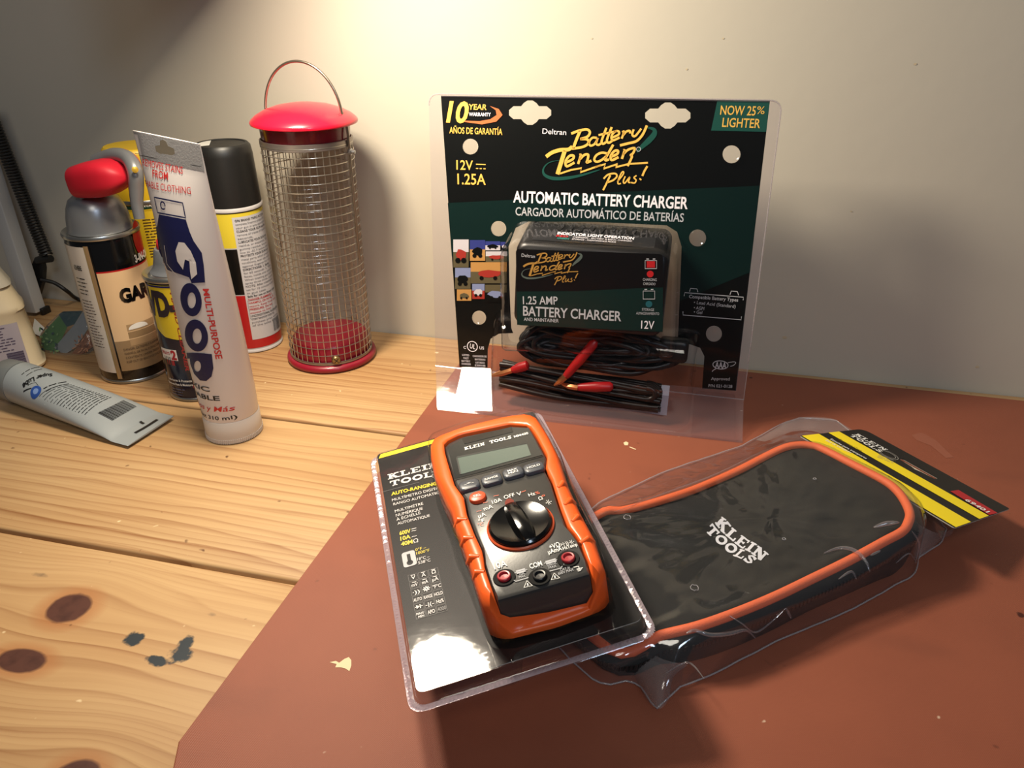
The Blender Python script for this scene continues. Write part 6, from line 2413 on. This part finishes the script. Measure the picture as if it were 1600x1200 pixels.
# =================================================================== LOTION BOTTLE
OX, OY = -0.6530, 0.5290
lot = thing('lotion_bottle', (OX, OY, 0), 'cream plastic lotion bottle with a lilac printed label, at the left edge of the bench', 'bottle')
bd = V((-OX, -OY, 0)).normalized()
bx = V((0, 0, 1)).cross(bd) * 1.0
bx = V((0.70, 0.714, 0)).normalized()
by = V((-bx.y, bx.x, 0))
HX, HYy = 0.0490, 0.0230
mb = MB()
R = []
for z, k, ins in ((0.0005, 0.97, 0.003), (0.0025, 1.04, 0.0006), (0.005, 1.04, 0.0), (0.0075, 1.0, 0), (0.040, 0.96, 0), (0.0600, 0.93, 0), (0.0620, 0.955, -0.0004), (0.0660, 0.95, 0), (0.0690, 0.93, 0.0006), (0.0860, 0.86, 0.002)):
    R.append([V((OX, OY, z)) + bx * p[0] + by * p[1] for p in rrect(HX * k - ins, HYy * k - ins, 0.016, 8)])
mb.rings(R, 0, True, True, False)
R2 = []
for z, k, ky in ((0.0860, 0.86, 0.88), (0.0980, 0.76, 0.82), (0.1100, 0.64, 0.70), (0.1200, 0.44, 0.60), (0.1270, 0.30, 0.56), (0.1285, 0.28, 0.55)):
    R2.append([V((OX, OY, z)) + bx * p[0] + by * p[1] for p in rrect(HX * k, HYy * ky, 0.016 * k, 8)])
mb.rings(R2, 1, True, False, True)
OB = mb.bvh()
OF = Plane(V((OX, OY, 0)), bx, (0, 0, 1), OB)
edge_u = OF.loc(38, 540).x
lab0 = -HX + 0.004
mb.rect(OF, lab0, edge_u, 0.004, 0.052, 2, 0.0005, 40, 20)
mb.lines(OF, (edge_u - 0.046, 0.0490), (edge_u - 0.004, 0.0490), 0.0028, 9, 0.0008, 3, 0.0009, jag=0.25, word=0.006)
for k in range(20):
    v = 0.0235 - k * 0.0009
    mb.ribbon(OF, [(edge_u - 0.016, v), (edge_u - 0.002, v)], 0.0004 + 0.0004 * ((k * 5) % 3 == 0), 3, 0.0009)
mb.build('bottle_body', [P('lotion_cream', (228, 210, 174), 0.35, coat=0.2), P('lotion_shoulder', (206, 198, 178), 0.3, coat=0.2), P('label_lilac', (176, 166, 172), 0.45), P('label_plum_ink', (78, 66, 90), 0.5)], lot, 50)
mb = MB()
mb.lathe((OX, OY, 0.1275), [(0.014, 0), (0.0145, 0.002), (0.0145, 0.020), (0.013, 0.022), (0.006, 0.0225), (0.006, 0.030), (0.001, 0.0305)], 36, 0)
mb.build('cap', P('cap_ivory', (214, 208, 196), 0.4), lot, 45)

# =================================================================== CLEAR PACKET WITH GREEN PRINT
pkc = V((-0.607, 0.594, 0))
pkt = thing('plastic_packet', pkc, 'crumpled clear packet with green leaf print between the bottle and the tan can', 'packet')
pa, pb = tab(72, 545, 0.0), tab(140, 553, 0.0)
pex = (pb - pa)
pex.z = 0
plen = pex.length
pex = pex.normalized()
pey = V((-pex.y, pex.x, 0)) * 0.62 + V((0, 0, 1)) * 0.78
PKF = Plane(pa + V((0, 0, 0.0008)), pex, pey)


def pk_out(px, py):
    return PKF.loc(px, py)


pol = [pk_out(*p) for p in ((66, 543), (64, 524), (76, 508), (93, 492), (101, 486), (133, 485), (148, 487), (152, 520), (150, 545), (134, 556), (105, 568), (87, 570), (74, 558))]
cen = sum(pol, V((0, 0))) / len(pol)
mb = MB()
R = []
rad = polar_resample([(p.x, p.y) for p in pol], cen, 60)
for sgn in (1,):
    for k in (1.0, 0.93, 0.8, 0.6, 0.4, 0.2, 0.03):
        ring = []
        for j in range(60):
            a = 2 * PI * j / 60
            u, v = cen.x + rad[j] * k * math.cos(a), cen.y + rad[j] * k * math.sin(a)
            n_ = 0.011 * math.sqrt(max(0, 1 - k * k)) + 0.0022 * noise.noise(V((u * 120, v * 120, 0))) * (1 - k * k)
            ring.append(PKF.pt(u, v, n_))
        R.append(ring)
    mb.rings(R, 0, True, False, True)
Rb = [[PKF.pt(cen.x + rad[j] * k * math.cos(2 * PI * j / 60), cen.y + rad[j] * k * math.sin(2 * PI * j / 60), -0.006 * math.sqrt(max(0, 1 - k * k))) for j in range(60)] for k in (1.0, 0.8, 0.4, 0.03)]
mb.rings(Rb, 0, True, False, True)
mb.build('film', FILM('packet_film', (0.93, 0.94, 0.93), 0.08, 1.4, bump=(140, 0.6), haze=0.05), pkt, 80)['label'] = 'clear crumpled film'
mb = MB()
PKI = Plane(PKF.pt(0, 0, 0.0005), PKF.ex, PKF.ey)


def leafy(pts, m, n_, cnt, sz):
    q = [PKI.loc(*p) for p in pts]
    c = sum(q, V((0, 0))) / len(q)
    mb.fill(PKI, [[c + (p - c) * 0.97 for p in q]], m, n_)


leafy([(66, 543), (64, 526), (78, 509), (93, 493), (101, 488), (112, 500), (98, 530), (100, 560), (88, 566), (76, 556)], 0, 0.001, 0, 0)
leafy([(93, 492), (101, 487), (132, 486), (118, 508), (106, 512)], 1, 0.0016, 0, 0)
leafy([(118, 508), (132, 487), (147, 489), (142, 512), (120, 545), (102, 556), (86, 545)], 2, 0.0022, 0, 0)
leafy([(120, 545), (142, 513), (150, 520), (148, 542), (130, 554), (106, 562)], 3, 0.0016, 0, 0)
for k in range(34):
    x, y = random.uniform(68, 96), random.uniform(510, 560)
    q = PKI.loc(x, y)
    mb.disc(PKI, q.x, q.y, random.uniform(.001, .0026), random.uniform(.0006, .0012), random.choice((1, 4, 4)), 0.0026 + 0.0001 * k, 7, random.uniform(0, 3))
for k in range(26):
    x, y = random.uniform(120, 146), random.uniform(524, 552)
    q = PKI.loc(x, y)
    mb.disc(PKI, q.x, q.y, random.uniform(.001, .003), random.uniform(.0005, .001), random.choice((3, 5)), 0.0026 + 0.0001 * k, 7, random.uniform(0, 3))
mb.build('print_sheet', [P('leaf_green', (78, 122, 64), 0.5), P('deep_teal', (40, 72, 78), 0.45), P('window_grey', (136, 140, 144), 0.4), P('crumb_brown', (140, 88, 58), 0.6), P('leaf_light', (140, 172, 110), 0.5), P('crumb_tan', (196, 136, 100), 0.6)], pkt, 0)['label'] = 'green and brown printed insert'

mb = MB()
sp_ = [tab(54, 498, 0.004), tab(70, 513, 0.001), tab(63, 526, 0.001), tab(50, 520, 0.003)]
up1 = V((0, 0, 0.0004))
mb.mesh(sp_ + [p + up1 for p in sp_], [(3, 2, 1, 0), (4, 5, 6, 7), (0, 1, 5, 4), (1, 2, 6, 5), (2, 3, 7, 6), (3, 0, 4, 7)], 0)
ps = mb.build('paper_scrap', P('paper_white', (222, 220, 214), 0.7), None, 0, loc=tuple(sum(sp_, V((0, 0, 0))) / 4))
tag(ps, 'small white paper corner showing from behind the cream bottle', 'paper')

# =================================================================== SPRING-ARM LAMP AT THE LEFT
lamp = thing('desk_lamp', (-0.735, 0.668, 0), 'spring-arm desk lamp: pale square post, black coil spring and black bracket by the wall', 'lamp')
LYp = 0.662
pb_ = tab(57, 491, 0.0)
topp = at_y(-60, 130, pb_.y)
dirp = (V((topp.x, pb_.y, topp.z)) - V((pb_.x, pb_.y, 0))).normalized()
mb = MB()
Lp = 0.44
pxv = V((1, 0, 0)) - dirp * dirp.x
pxv.normalize()
pyv = dirp.cross(pxv)
mb.box(V((pb_.x, pb_.y, 0.0045)) + dirp * (Lp / 2), pxv, pyv, dirp, 0.0082, 0.0075, Lp / 2, 0.001, 0)
mb.build('post', P('post_white', (188, 188, 186), 0.45), lamp, 40)['label'] = 'pale square post'
mb = MB()
ft_ = tab(65, 488, 0)
mb.box(V((pb_.x + 0.0098, pb_.y + 0.004, 0.0042)), (1, 0, 0), (0, 1, 0), (0, 0, 1), 0.0022, 0.006, 0.0040, 0.001, 0)
blkp = P('bracket_black', (20, 20, 20), 0.45)
mb.build('foot_pad', blkp, lamp, 40)
BY_ = pb_.y + 0.012
mb = MB()
bpts = [at_y(*p, BY_) for p in ((44, 425), (55, 402), (63, 402), (67, 420), (66, 440), (58, 466), (50, 480), (44, 470))]
th_ = V((0, 0.006, 0))
k = len(bpts)
mb.rings([bpts, [p + th_ for p in bpts]], 0, True, True, True)
mb.tube([at_y(58, 407, BY_ - 0.002), at_y(80, 404, BY_ - 0.002)], 0.0040, 12, 0)
mb.build('bracket', blkp, lamp, 40)['label'] = 'black bracket plate with a round peg'
s0, s1 = at_y(72, 398, BY_), at_y(-30, 143, BY_)
mb = MB()
sd_ = (s1 - s0)
sl = sd_.length
sd_ = sd_ / sl
sa = sd_.orthogonal().normalized()
sb = sd_.cross(sa)
turns = int(sl / 0.0030)
pts = []
for i in range(turns * 10 + 1):
    a = 2 * PI * i / 10
    pts.append(s0 + sd_ * (sl * i / (turns * 10)) + (sa * math.cos(a) + sb * math.sin(a)) * 0.0058)
mb.tube(pts, 0.00135, 5, 0)
mb.build('coil_spring', P('spring_black', (24, 23, 22), 0.45), lamp, 60)['label'] = 'black coil spring'
mb = MB()
mb.tube([at_y(71, 402, BY_), s0, s0 + sd_ * 0.004], 0.0016, 8, 0)
mb.build('spring_hook', P('hook_zinc', (120, 116, 110), 0.35, 0.8), lamp, 50)
mb = MB()
mb.tube(spline([at_y(64, 437, BY_), at_y(85, 442, BY_ + 0.004), at_y(105, 455, BY_ + 0.008), tab(121, 467, 0.0045), tab(150, 474, 0.0035), tab(190, 486, 0.0035)], 6), 0.0022, 8, 0)
mb.build('lamp_cord', P('cord_black', (22, 21, 21), 0.5), lamp, 50)
# upper arm and shade above the picture
pe = V((pb_.x, pb_.y, 0.001)) + dirp * (Lp - 0.012)
sh_ax = (LAMP_AIM - LAMP).normalized()
top_sh = LAMP - sh_ax * 0.10
mb = MB()
mb.tube([pe, pe.lerp(top_sh, 0.5) + V((0, 0, 0.08)), top_sh + V((0, 0, 0.012))], 0.0065, 10, 0)
mb.build('upper_arm', P('post_white', (188, 188, 186), 0.45), lamp, 50)
mb = MB()
mb.lathe(top_sh, [(0.016, -0.02), (0.024, 0.0), (0.030, 0.02), (0.056, 0.075), (0.072, 0.102)], 40, 0, ax=sh_ax, cap0=True, cap1=False)
mb.lathe(top_sh, [(0.071, 0.102), (0.055, 0.077), (0.029, 0.022), (0.001, 0.018)], 40, 1, ax=sh_ax, cap0=False, cap1=True)
mb.build('shade', [P('shade_black', (26, 26, 26), 0.4), P('shade_white', (225, 222, 215), 0.5)], lamp, 50)

for o in bpy.data.objects:
    if '_o' in o:
        del o['_o']
